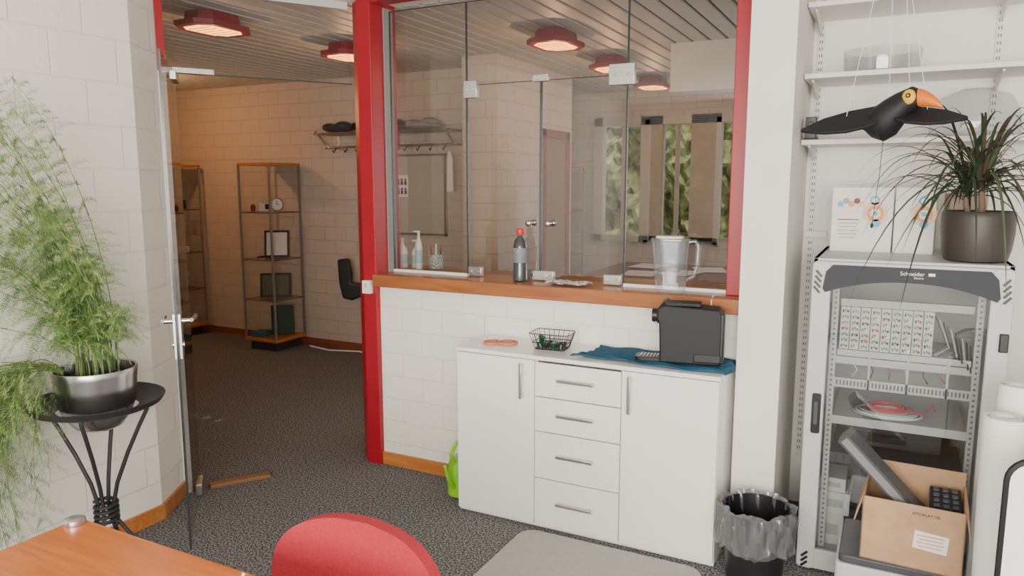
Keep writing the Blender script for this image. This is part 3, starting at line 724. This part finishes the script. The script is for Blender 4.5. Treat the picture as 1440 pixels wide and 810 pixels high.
def leafmat():
    m_,nt,b=_new('hedge_leaf'); no=nt.nodes.new('ShaderNodeTexNoise'); no.inputs['Scale'].default_value=5; no.inputs['Detail'].default_value=6; no.inputs['Roughness'].default_value=.7
    r=nt.nodes.new('ShaderNodeValToRGB'); r.color_ramp.elements[0].position=.38; r.color_ramp.elements[1].position=.68; r.color_ramp.elements[0].color=(.03,.04,.015,1); r.color_ramp.elements[1].color=(.34,.34,.12,1)
    g=nt.nodes.new('ShaderNodeNewGeometry'); nt.links.new(g.outputs['Position'],no.inputs['Vector']); nt.links.new(no.outputs['Fac'],r.inputs[0]); nt.links.new(r.outputs[0],b.inputs['Base Color']); b.inputs['Roughness'].default_value=.8; return m_
LEAF=leafmat()
def hedge(x0,nx,y,label):
    m=MB(); V=[];F=[];nz=44
    for i in range(nx+1):
        for j in range(nz+1):
            V.append((x0+i*.07,y+random.uniform(-.12,.12)+.25*math.sin(i*.5)*math.cos(j*.4),-.5+j*.1))
    for i in range(nx):
        for j in range(nz):
            a=i*(nz+1)+j;F.append((a,a+nz+1,a+nz+2,a+1))
    m.add(V,F,LEAF); o=m.obj('hedge',smooth=False); meta(o,label,'hedge',kind='stuff')
hedge(-3.75,60,9.9,'dense sunlit green hedge outside the far room windows')
hedge(-4.5,100,-5.2,'dense green hedge outside the office windows')

# ---------------- ceiling lamps ----------------
GLOW=mat('warm_lamp_glow',(1,.46,.09),.5,emit=3.2,var=0)
def lamp(loc,rz,e=9):
    l=thing('ceiling_lamp','octagonal dark red ceiling lamp with a warm glowing panel','ceiling lamp',loc,rz,group='red ceiling lamps')
    P=[(-.21,-.08),(-.13,-.15),(.13,-.15),(.21,-.08),(.21,.08),(.13,.15),(-.13,.15),(-.21,.08)]
    m=MB(); Q=[(x*.76,y*.76) for x,y in P]; n=8
    V=[(x*.7,y*.7,0) for x,y in P]+[(x*.75,y*.75,-.055) for x,y in P]+[(x,y,-.060) for x,y in P]+[(x,y,-.086) for x,y in P]+[(x*.97,y*.97,-.090) for x,y in P]+[(x,y,-.090) for x,y in Q]+[(x,y,-.07) for x,y in Q]
    F=[]
    for k in range(6):
        for j in range(n): F.append((k*n+j,(k+1)*n+j,(k+1)*n+(j+1)%n,k*n+(j+1)%n))
    F.append(list(range(n))); m.add(V,F,DRED); m.obj('housing',l,smooth=False)
    m=MB(); m.prism([(x*.76,y*.76) for x,y in P],-.090,-.078,GLOW)
    m.obj('diffuser',l,smooth=False)
    m=MB()
    for i in range(5): m.box((-.10+.05*i,0,-.092),(.003,.17,.005),CREAM)
    m.obj('louvre',l,smooth=False)
    ld=bpy.data.lights.new('lamp_light','POINT'); ld.shadow_soft_size=0; ld.energy=e; ld.color=(1,.52,.22)
    lo=bpy.data.objects.new('lamp_light',ld); COL.objects.link(lo); lo.location=(loc[0],loc[1],CZ-.26)
for i,(x,y,e) in enumerate(((-3.63,3.22,3),(-3.55,4.35,5),(-2.04,4.6,6),(-2.06,5.75,6),(-2.10,7.0,6),(-6.3,4.6,24))):
    lamp((x,y,CZ-.015),90,e)

# ---------------- shelves in niche ----------------
SLOT=mat('slot_dark',(.12,.12,.12),.7,var=0)
for x in (-.36,.36):
    m=MB(); m.bb(-.013,.013,-.014,0,.25,2.62,SHELFW)
    zz=.3
    while zz<2.6:
        m.box((-.005,-.0145,zz),(.004,.002,.014),SLOT); m.box((.005,-.0145,zz),(.004,.002,.014),SLOT); zz+=.032
    meta(m.obj('shelf_standard',smooth=False,loc=(x,3.95,0)),'white slotted metal shelf rail fixed to the wall','shelf rail','slotted wall rails')
for zz in (1.84,2.127,2.43):
    s=thing('wall_shelf','white wall shelf board on metal brackets','shelf',(0,3.95,zz),group='white wall shelves')
    m=MB(); m.bb(-.39,1.4,-.36,-.02,-.022,0,SHELFW); m.obj('board',s,smooth=False,bevel=.002)
    for x in (-.36,.36):
        m=MB(); m.prism([(-.015,-.022),(-.30,-.022),(-.30,-.030),(-.015,-.085)],x-.004,x+.004,SHELFW,M=YZ(0)); m.obj('bracket',s,smooth=False)
m=MB(); m.box((0,0,0),(.105,.02,.03),SHELFW); meta(m.obj('shelf_bracket',loc=(-.338,3.925,1.40)),'short white metal bracket on the wall','bracket')
GLASSB=glassmat('bowl_glass',(.90,.91,.92),base=.07)
m=MB(); m.lathe([(.115,0),(.15,.008),(.155,.10),(.158,.10),(.153,.004),(.0001,.002)],GLASSB,n=40); meta(m.obj('glass_bowl',loc=(-.09,3.76,2.128)),'round clear glass bowl on a white shelf','bowl')
m=MB(); m.lathe([(.10,0),(.165,.01),(.17,.02),(.165,.10),(.13,.17),(.06,.20),(.0001,.205)],GLASSB,n=40); meta(m.obj('glass_dome',loc=(.28,3.76,1.841)),'large clear glass dome dish on a white shelf','glass dish')
m=MB(); m.lathe([(.08,0),(.13,.05),(.15,.12),(.148,.12),(.127,.05),(.0001,.005)],GLASSB,n=40); meta(m.obj('glass_bowl',loc=(.62,3.76,1.841)),'clear glass bowl on a white shelf beside a dome','bowl')
m=MB(); m.box((0,0,.05),(.045,.07,.10),BLACK); m.box((0,0,.004),(.06,.08,.008),BLACK); m.cyl((0,-.036,.065),(0,-.042,.065),.014,DGREY); meta(m.obj('small_speaker',bevel=.003,loc=(-.355,3.65,1.841)),'small black speaker on a white shelf','speaker')

# ---------------- toucan mobile ----------------
tc=thing('toucan_mobile','black wooden toucan mobile with orange beak hanging by strings','bird mobile',(-.045,3.30,1.905))
BB=mat('black_bird_paint',(.006,.006,.009),.6,var=.1); ORG=mat('orange_beak',(.75,.17,.003),.45); YEL=mat('yellow_cheek',(.80,.42,.01),.45)
def loft(m,secs,mt,n=20):
    V=[];F=[]
    for (c,ry,rz_) in secs:
        for j in range(n):
            q=2*math.pi*j/n; V.append((c[0],c[1]+ry*math.cos(q),c[2]+rz_*math.sin(q)))
    for i in range(len(secs)-1):
        for j in range(n): F.append((i*n+j,i*n+(j+1)%n,(i+1)*n+(j+1)%n,(i+1)*n+j))
    F.append(list(range(n))[::-1]); F.append([(len(secs)-1)*n+j for j in range(n)]); m.add(V,F,mt)
m=MB(); loft(m,[((-.17,0,-.03),.04,.004),((-.11,0,-.025),.028,.010),((-.08,0,-.022),.04,.030),((-.05,0,-.02),.058,.060),((-.01,0,-.014),.068,.080),((.03,0,.008),.060,.080),((.06,0,.035),.050,.064),((.085,0,.058),.045,.050),((.108,0,.062),.032,.036),((.122,0,.06),.012,.014)],BB)
m.obj('body',tc,rot=(0,0,-22))
m=MB(); loft(m,[((.100,0,.066),.028,.035),((.125,0,.062),.024,.031),((.155,0,.050),.018,.024),((.180,0,.036),.011,.014),((.196,0,.022),.003,.004)],ORG); m.obj('beak',tc,rot=(0,0,-22))
for sy in (-1,1):
    m=MB(); m.ell((.088,sy*.038,.066),(.025,.012,.028),YEL); e_=m.obj('cheek_patch',tc,rot=(0,0,-22))
    m=MB(); m.cyl((.090,sy*.046,.070),(.090,sy*.052,.070),.009,BB,n=16); m.cyl((.090,sy*.052,.070),(.090,sy*.0525,.070),.004,YEL,n=12); m.obj('eye',e_)
wing=[(0,-.055),(.05,-.074),(.12,-.078),(.19,-.058),(.265,-.012),(.26,.0),(.18,.04),(.09,.055),(0,.05)]
m=MB(); m.prism([(-x*1.1,y) for x,y in wing][::-1],-.006,.006,BB); m.obj('wing',tc,loc=(-.03,-.01,.012),rot=(38,-11,6),bevel=.002)
m=MB(); m.prism([(x*.90,y) for x,y in wing],-.006,.006,BB); m.obj('wing',tc,loc=(.035,-.02,.012),rot=(30,7,-10),bevel=.002)
for p,q in (((-.15,-.01,-.01),(-.03,.0,.73)),((.14,-.01,-.01),(.0,.0,.73)),((0,0,.05),(-.02,0,.73)),((.07,-.02,.09),(.01,0,.73))):
    m=MB(); m.tube([p,q],.0013,WHITEP,n=5); m.obj('string',tc)
m=MB(); m.tube([(-.01,0,-.06),(-.015,0,-.22),(-.03,0,-.42)],.0014,BLACK,n=5); m.ell((-.03,0,-.425),(.006,.006,.01),BLACK); m.obj('pull_string',tc)

# ---------------- server rack ----------------
rk=thing('server_rack','light grey server rack with glass door and dark arched top','server rack',(.067,3.56,0))
W,H,D=.694,1.345,.66; y0=-.33
m=MB()
m.bb(-W/2,-W/2+.02,y0+.03,.33,.0,H,GREY); m.bb(W/2-.02,W/2,y0+.03,.33,0,H,GREY); m.bb(-W/2,W/2,.31,.33,0,H,GREY)
m.bb(-W/2,W/2,y0+.03,.33,H-.025,H,GREY); m.bb(-W/2,W/2,y0+.03,.33,.0,.06,GREY)
m.obj('body',rk,smooth=False,bevel=.003)
dr=MB(); M=XZ(y0+.03)
dr.prism(rrect(.072,H-.02,.02,cx=-W/2+.036,cy=H/2),0,.03,GREY,M=M); dr.prism(rrect(.072,H-.02,.02,cx=W/2-.036,cy=H/2),0,.03,GREY,M=M)
dr.bb(-W/2+.05,W/2-.05,y0+.003,y0+.03,.012,.10,GREY); dr.bb(-W/2+.05,W/2-.05,y0+.003,y0+.03,H-.07,H-.01,GREY)
door=dr.obj('door',rk,bevel=.004)
m=MB(); arc=[]
for i in range(21):
    t=-1+2*i/20; arc.append((t*.295, H-.080-.055*(abs(t)**2.2)))
poly=arc+[(.305,H-.12),(.295,H-.05),(.27,H-.022),(-.27,H-.022),(-.295,H-.05),(-.305,H-.12)]
m.prism(poly,0.0,.008,mat('arch_slate',(.032,.036,.046),.7),M=XZ(y0-.0)); m.obj('arch_panel',door,label='dark grey arched top panel')
text('Schneider',.021,WHITEP,'brand_text',door,(.012,y0-.0095,H-.044),(90,0,0),ext=.0006)
text('Electric',.011,WHITEP,'brand_text',door,(.035,y0-.0095,H-.059),(90,0,0),ext=.0006)
m=MB(); m.box((.078,y0-.009,H-.044),(.022,.002,.011),WHITEP); m.obj('brand_mark',door)
for sx in (-1,1):
    for i in range(4):
        m=MB(); m.box((sx*(.324+.002*i-.003),y0-.004,H-.060-.022*i),(.034,.008,.008),BLACK,rot=(0,-sx*48,0)); m.obj('vent_slot',door,smooth=False)
    for i in range(3):
        m=MB(); m.box((sx*(.315),y0-.003,.03+.022*i),(.034,.006,.009),BLACK,rot=(0,sx*45,0)); m.obj('vent_slot',door,smooth=False)
m=MB(); m.add([(-.28,y0+.012,.09),(.28,y0+.012,.09),(.28,y0+.012,H-.08),(-.28,y0+.012,H-.08)],[(0,1,2,3)],glassmat('door_glass',(.90,.92,.92),base=.18)); m.obj('glass_pane',door,smooth=False)
m=MB(); m.prism(rrect(.034,.17,.008,cx=-W/2+.045,cy=.70),0,.012,BLACK,M=XZ(y0)); m.prism(rrect(.018,.10,.006,cx=-W/2+.045,cy=.705),.012,.022,DGREY,M=XZ(y0)); m.obj('handle',door,bevel=.002)
for zz in (1.06,.35):
    m=MB(); m.box((W/2-.02,y0-.008,zz),(.03,.018,.07),BLACK); m.obj('hinge',door,bevel=.004)
RKI=mat('rack_inner_grey',(.50,.51,.51),.5)
for sx in (-1,1):
    m=MB()
    m.bb(sx*.245,sx*.27,-.24,-.21,.06,H-.03,RKI); zz=.1
    while zz<H-.06: m.box((sx*.2575,-.2405,zz),(.008,.002,.008),SLOT); zz+=.022
    m.obj('mounting_rail',rk,smooth=False)
GRN=mat('green_connector',(.03,.30,.10),.4); REDC=mat('red_connector',(.5,.03,.03),.4); YELC=mat('yellow_connector',(.6,.4,.04),.4)
for a in ((-.24,.24,-.20,-.17,1.14,1.17),(-.24,.24,-.235,-.17,.935,.96)):
    m=MB(); m.bb(*a,RKI); m.obj('module_rail',rk,smooth=False)
IVORY=mat('ivory_module',(.62,.61,.56),.5)
random.seed(3)
for i in range(9):
    m=MB(); x=-.235+i*.038; m.bb(x,x+.035,-.225,-.15,.962,1.14,IVORY)
    for k in range(7):
        zc=.975+k*.0245
        m.box((x+.009,-.227,zc),(.006,.006,.011),GRN if (k+i)%3 else BLACK); m.cyl((x+.026,-.232,zc),(x+.026,-.224,zc),.005,random.choice((BLACK,REDC,YELC,BLACK,GRN,WHITEP)),n=10); m.box((x+.0175,-.2265,zc+.004),(.004,.004,.007),BLACK)
    m.obj('patch_module',rk,smooth=False)
for i in range(10):
    m=MB(); m.tube([(.11+.014*i,-.19,1.12-.012*i),(.15+.010*i,-.245,1.02-.012*i),(.10+.016*i,-.21,.965)],.003,[DGREY,RKI,BLACK][i%3],n=5); m.obj('patch_cable',rk)
for i in range(6):
    m=MB(); m.tube([(-.20+.07*i,-.20,.93),(-.16+.06*i,-.235,.88),(-.18+.07*i,-.19,.84)],.0026,[WHITEP,DGREY,REDC][i%3],n=5); m.obj('patch_cable',rk)
m=MB(); m.bb(-.245,.245,-.235,-.225,.90,.93,RKI)
for x in (-.12,.02,.16): m.bb(x,x+.008,-.24,-.20,.80,.95,RKI)
m.bb(-.245,.245,-.24,-.225,.80,.84,GREY)
x=-.235
while x<.24: m.box((x,-.2405,.82),(.006,.002,.02),SLOT); x+=.0135
m.obj('cable_manager',rk,smooth=False)
m=MB(); m.bb(-.245,.245,-.24,.28,.655,.665,RKI); m.bb(-.245,.245,-.243,-.238,.64,.675,GREY); m.obj('tray',rk,smooth=False)
m=MB(); m.bb(-.245,.245,-.24,.28,.50,.51,DGREY); m.bb(-.245,.245,-.245,-.238,.47,.515,DGREY)
for ix in range(15):
    for iy in range(3): m.cyl((-.22+.031*ix,-.246,.478+.012*iy),(-.22+.031*ix,-.2445,.478+.012*iy),.004,BLACK,n=6)
m.obj('tray',rk,smooth=False)
m=MB(); m.bb(-.12,.245,-.22,-.21,.40,.47,DGREY); m.bb(-.12,.245,-.22,.2,.395,.40,MBLACK)
for ix in range(11):
    for iy in range(3): m.box((-.10+.032*ix,-.2215,.415+.018*iy),(.014,.002,.006),BLACK)
m.obj('vented_panel',rk,smooth=False)
m=MB()
for k in range(9): m.torus((.004*math.sin(k*2.1),.004*math.cos(k*1.7),.006+.004*(k%4)),.135-.009*k,.0035,WHITEP if k%3 else GREY,sy=.75)
m.torus((.0,0,.026),.075,.005,REDC,sy=.8); m.torus((.005,0,.032),.085,.005,REDC,sy=.75); m.torus((-.006,.004,.036),.066,.005,REDC,sy=.85); m.tube([(.06,-.03,.03),(.13,-.02,.025),(.17,.03,.06),(.18,.06,.02)],.004,REDC,n=6)
meta(m.obj('cable_coil',loc=(.03,3.46,.667)),'coiled white and red network cable lying on a rack tray','cable')
m=MB(); m.box((0,0,.04),(.36,.20,.08),DGREY); m.box((-.05,-.101,.04),(.2,.002,.04),BLACK); meta(m.obj('network_switch',bevel=.003,loc=(.06,3.58,.511)),'dark grey network switch on a lower rack tray','electronics')
for x,y,zz,a,b_,c in ((-.17,3.50,.061,.12,.2,.14),(-.16,3.50,.202,.14,.2,.10),(-.17,3.50,.303,.12,.18,.06)):
    m=MB(); m.box((0,0,c/2),(a,b_,c),WHITEP); m.box((.01,-b_/2-.001,c/2),(a*.5,.002,c*.35),GREY); meta(m.obj('component_box',bevel=.003,loc=(x,y,zz)),'small white component box stacked inside the rack','box','white boxes in the rack')
m=MB(); m.bb(-.02,.30,3.38,3.72,.061,.26,DGREY); 
for i in range(8): m.box((.14,3.379,.085+.02*i),(.28,.003,.008),BLACK)
meta(m.obj('power_supply',bevel=.004),'dark grey vented power supply unit on the rack floor','electronics')

# ---------------- on top of rack ----------------
RT=1.3455
CC=[mat('print_cyan',(.10,.45,.60),.5),mat('print_orange',(.75,.30,.10),.5),mat('print_peach',(.80,.55,.38),.5),mat('print_text_grey',(.35,.35,.37),.6),mat('print_brown',(.2,.08,.05),.6)]
def pack(loc,w_,h_,d_,rz,label,fig):
    p=thing('product_box',label,'box',loc,rz,group='printed cartons on the rack')
    m=MB(); m.bb(-w_/2,w_/2,-d_/2,d_/2,0,h_,PAPER); m.obj('carton',p,bevel=.002)
    yf=-d_/2-.001
    m=MB()
    def disc(x,z,r,mt,dy=0): m.cyl((x,yf-dy,z),(x,yf-dy-.001,z),r,mt,n=24)
    disc(w_*.22,h_*.60,.050,CC[2]); disc(w_*.22,h_*.60,.034,CC[1],.001); disc(w_*.22,h_*.60,.020,PAPER,.002); disc(w_*.22,h_*.60,.010,CC[0],.003); disc(w_*.24,h_*.45,.018,CC[0],.001)
    disc(w_*.2,h_*.80,.020,CC[0]); disc(w_*.20,h_*.80,.012,PAPER,.001)
    m.obj('gauge_print',p,smooth=False)
    if fig:
        m=MB()
        for i in range(5): disc(-w_*.36+i*.022,h_*.74+.014*(i%2),.013,CC[(i*3)%5])
        m.obj('dots_print',p,smooth=False)
        m=MB()
        for i in range(6): m.box((-w_*.22,yf,h_*.50-i*.016),(w_*.35-.01*(i%3),.001,.004),CC[3] if i else CC[4])
        m.obj('lines_print',p,smooth=False)
pack((-.125,3.66,RT),.245,.285,.07,0,'white printed carton with colourful circles standing on the rack',True)
pack((.085,3.66,RT),.155,.285,.07,-6,'narrow white printed carton with orange circles on the rack',False)
m=MB(); m.box((0,0,.13),(.14,.10,.26),mat('beige_carton',(.40,.31,.24),.8)); meta(m.obj('carton_box',bevel=.002,loc=(.27,3.70,RT),rot=(0,0,10)),'plain beige carton behind the potted plant','box')
dp=thing('potted_dracaena','spiky dark green dracaena in a brown plastic pot on the rack','potted plant',(.295,3.41,RT))
POTM=mat('taupe_pot',(.040,.033,.029),.45)
m=MB(); m.lathe([(.093,0),(.109,.006),(.120,.05),(.126,.11),(.127,.17),(.125,.19),(.120,.196),(.114,.19),(.113,.165),(.0001,.165)],POTM,n=40); m.obj('pot',dp)
m=MB(); m.lathe([(.114,.172),(.06,.178),(.0001,.18)],SOIL,n=30); m.obj('soil',dp)
TRK=mat('trunk_brown',(.16,.11,.07),.8)
m=MB(); m.tube([(0,0,.16),(.01,.0,.21),(.0,.0,.30)],[.016,.013,.010],TRK,n=10); m.obj('trunk',dp)
m=MB(); m.tube([(-.03,.01,.16),(-.045,.0,.22),(-.05,0,.27)],[.012,.010,.008],TRK,n=10); m.obj('trunk',dp)
DL=[mat('dracaena_dark',(.020,.034,.018),.4,var=.2),mat('dracaena_mid',(.05,.075,.035),.4,var=.2),mat('dracaena_bronze',(.06,.045,.03),.4,var=.2)]
m=MB(); random.seed(11)
for i in range(135):
    a=i*2.39996+random.uniform(-.2,.2); el=R(random.uniform(10,76)); l=random.uniform(.40,.60); base=Vector((0,0,.29)) if i%3 else Vector((-.05,0,.26))
    base=base+Vector((0,0,random.uniform(-.03,.05)))
    hd=Vector((math.cos(a),math.sin(a),0)); 
    if hd.y>.1: l*=.50
    dr_=hd*math.cos(el)+Vector((0,0,math.sin(el))); side=Vector((-hd.y,hd.x,0)); n=12; V=[];F=[]
    for k in range(n+1):
        t=k/n; p=base+dr_*l*t+Vector((0,0,-1))*(l*.66*t*t*t+ .30*l*t*t)*(1.08-.48*el)
        w_=.0085*math.sin(math.pi*min(1,.18+t*.82))**.6*(1-t*.5) if k<n else .0004
        V+=[p-side*w_+Vector((0,0,w_*.5)),p,p+side*w_+Vector((0,0,w_*.5))]
    for k in range(n):
        F+=[(3*k,3*k+1,3*k+4,3*k+3),(3*k+1,3*k+2,3*k+5,3*k+4)]
    m.add(V,F,DL[i%3])
m.obj('foliage',dp)

# ---------------- boxes bottom right ----------------
pr=thing('printer','grey and white office printer standing on the floor','printer',(.095,2.99,0))
m=MB(); m.prism(rrect(.41,.36,.02),0,.27,GREY); m.prism(rrect(.39,.34,.02),.27,.30,DGREY); m.obj('body',pr,bevel=.006)
m=MB(); m.bb(-.18,.18,-.187,-.18,.06,.14,DGREY); m.bb(-.17,.17,-.22,-.18,.055,.065,GREY); m.obj('paper_tray',pr,bevel=.002)
cb=thing('cardboard_box','open brown cardboard box with a white label full of cables','cardboard box',(.135,2.96,.301),-3)
w_,d_,h_=.32,.28,.235; t=.005
m=MB(); m.bb(-w_/2,w_/2,-d_/2,-d_/2+t,0,h_,CARD); m.bb(-w_/2,w_/2,d_/2-t,d_/2,0,h_+.05,CARD); m.bb(-w_/2,-w_/2+t,-d_/2,d_/2,0,h_,CARD); m.bb(w_/2-t,w_/2,-d_/2,d_/2,0,h_,CARD); m.bb(-w_/2,w_/2,-d_/2,d_/2,0,t,CARD)
m.obj('carton',cb,smooth=False)
m=MB(); m.box((w_/2+.008,0,h_-.045),(.004,d_*.95,.095),CARD,rot=(0,-10,0)); m.obj('flap',cb,smooth=False)
m=MB(); m.box((-w_/2-.012,0,h_-.05),(.004,d_*.9,.11),CARD,rot=(0,14,0)); m.obj('flap',cb,smooth=False)
m=MB(); m.box((.06,-d_/2-.001,.11),(.105,.001,.065),PAPER,rot=(0,4,0)); m.obj('label_sticker',cb,smooth=False)
text('SETOPLAY100',.014,BLACK,'label_text',cb,(.04,-d_/2-.0008,.205),(90,0,0)); 
m=MB()
for i in range(4): m.box((.06,-d_/2-.002,.13-.013*i),(.085-.012*(i%2),.0008,.003),SALMON)
m.obj('label_print',cb,smooth=False)
m=MB(); random.seed(4)
for i in range(16):
    x=random.uniform(-.12,.12);y=random.uniform(-.09,.09); P=[(x+random.uniform(-.06,.06),y+random.uniform(-.05,.05),.06+random.uniform(0,.10)) for _ in range(5)]
    P=[(max(-.145,min(.145,a)),max(-.12,min(.12,b)),c) for a,b,c in P]
    m.tube(P,.004,BLACK,n=6)
meta(m.obj('cable_tangle',loc=(.135,2.96,.301)),'tangle of black cables inside the cardboard box','cable',kind='stuff')
m=MB(); m.box((0,0,0),(.10,.13,.04),BLACK)
for ix in range(3):
    for iy in range(4): m.box((-.03+.03*ix,-.045+.03*iy,.023),(.02,.02,.008),DGREY)
meta(m.obj('desk_phone',bevel=.003,loc=(.235,2.99,.495),rot=(18,0,0)),'black telephone keypad lying in the cardboard box','phone')
m=MB(); m.box((0,0,0),(.45,.11,.045),mat('graphite_panel',(.06,.06,.065),.4)); m.box((0,-.056,0),(.43,.003,.028),mat('silver_grey_edge',(.20,.20,.21),.4)); m.box((0,0,.0235),(.41,.09,.002),DGREY)
mo=m.obj('flat_screen',bevel=.004,loc=(.050,2.95,.555),rot=(0,44,-6)); meta(mo,'slim dark grey flat device leaning in the cardboard box','electronics')
for i,(x,y,hh,r,rt) in enumerate(((.365,2.72,1.01,.058,(-3,1.5,0)),(.358,2.56,.95,.062,(-2,-1,0)),(.49,2.70,.99,.058,(-3,3,0)))):
    m=MB(); m.lathe([(r,0),(r,hh),(r*.8,hh),(r*.8,hh-.25)],PAPER,n=32); m.lathe([(r*.75,hh-.25),(r*.68,hh),(r*.5,hh),(r*.5,hh-.2)],PAPER,n=32)
    meta(m.obj('paper_roll',loc=(x,y,.003),rot=rt),'tall white rolled paper standing upright on the floor','paper roll','standing paper rolls')
fb=thing('whiteboard','white board with a rounded dark frame standing on the floor','board',(.645,2.26,0))
m=MB(); m.prism(rrect(.66,.88,.06,cy=.49),-.010,.010,mat('board_white',(.85,.85,.85),.25),M=XZ(0)); m.obj('panel',fb)
m=MB(); m.tube([(x,0,z_) for x,z_ in rrect(.66,.88,.06,cy=.49)],.011,ANTH,n=8,closed=True); m.obj('frame',fb)
for x in (-.2,.2):
    m=MB(); m.box((x,0,.018),(.03,.35,.036),DGREY); m.obj('foot',fb,bevel=.003)

# ---------------- lights, world, camera ----------------
def area(name,loc,rot,sx,sy,e,c):
    l=bpy.data.lights.new(name,'AREA'); l.shape='RECTANGLE'; l.size=sx; l.size_y=sy; l.energy=e; l.color=c
    o=bpy.data.objects.new(name,l); COL.objects.link(o); o.location=loc; o.rotation_euler=[R(a) for a in rot]; return o
area('window_daylight',(.30,-2.25,1.65),(90,0,0),3.7,1.55,390,(1,.95,.87))
area('hall_fill_light',(-.52,5.8,1.65),(90,0,90),2.9,1.4,5,(1,.90,.78))  # unseen fill light added to brighten the hall
sun=bpy.data.lights.new('sun','SUN'); sun.energy=4; sun.angle=R(1); so=bpy.data.objects.new('sun',sun); COL.objects.link(so); so.rotation_euler=(R(32),0,R(25)); so.location=(0,0,6)
wd=bpy.data.worlds.new('World'); bpy.context.scene.world=wd; wd.use_nodes=True
bg=wd.node_tree.nodes['Background']; bg.inputs[0].default_value=(.86,.91,1,1); bg.inputs[1].default_value=2.2
cam=bpy.data.cameras.new('Camera'); cam.lens=26; cam.sensor_width=36; cam.clip_start=.05
co=bpy.data.objects.new('Camera',cam); COL.objects.link(co); co.location=(0,0,1.65); co.rotation_euler=(R(81.9),0,R(27.2))
bpy.context.scene.camera=co
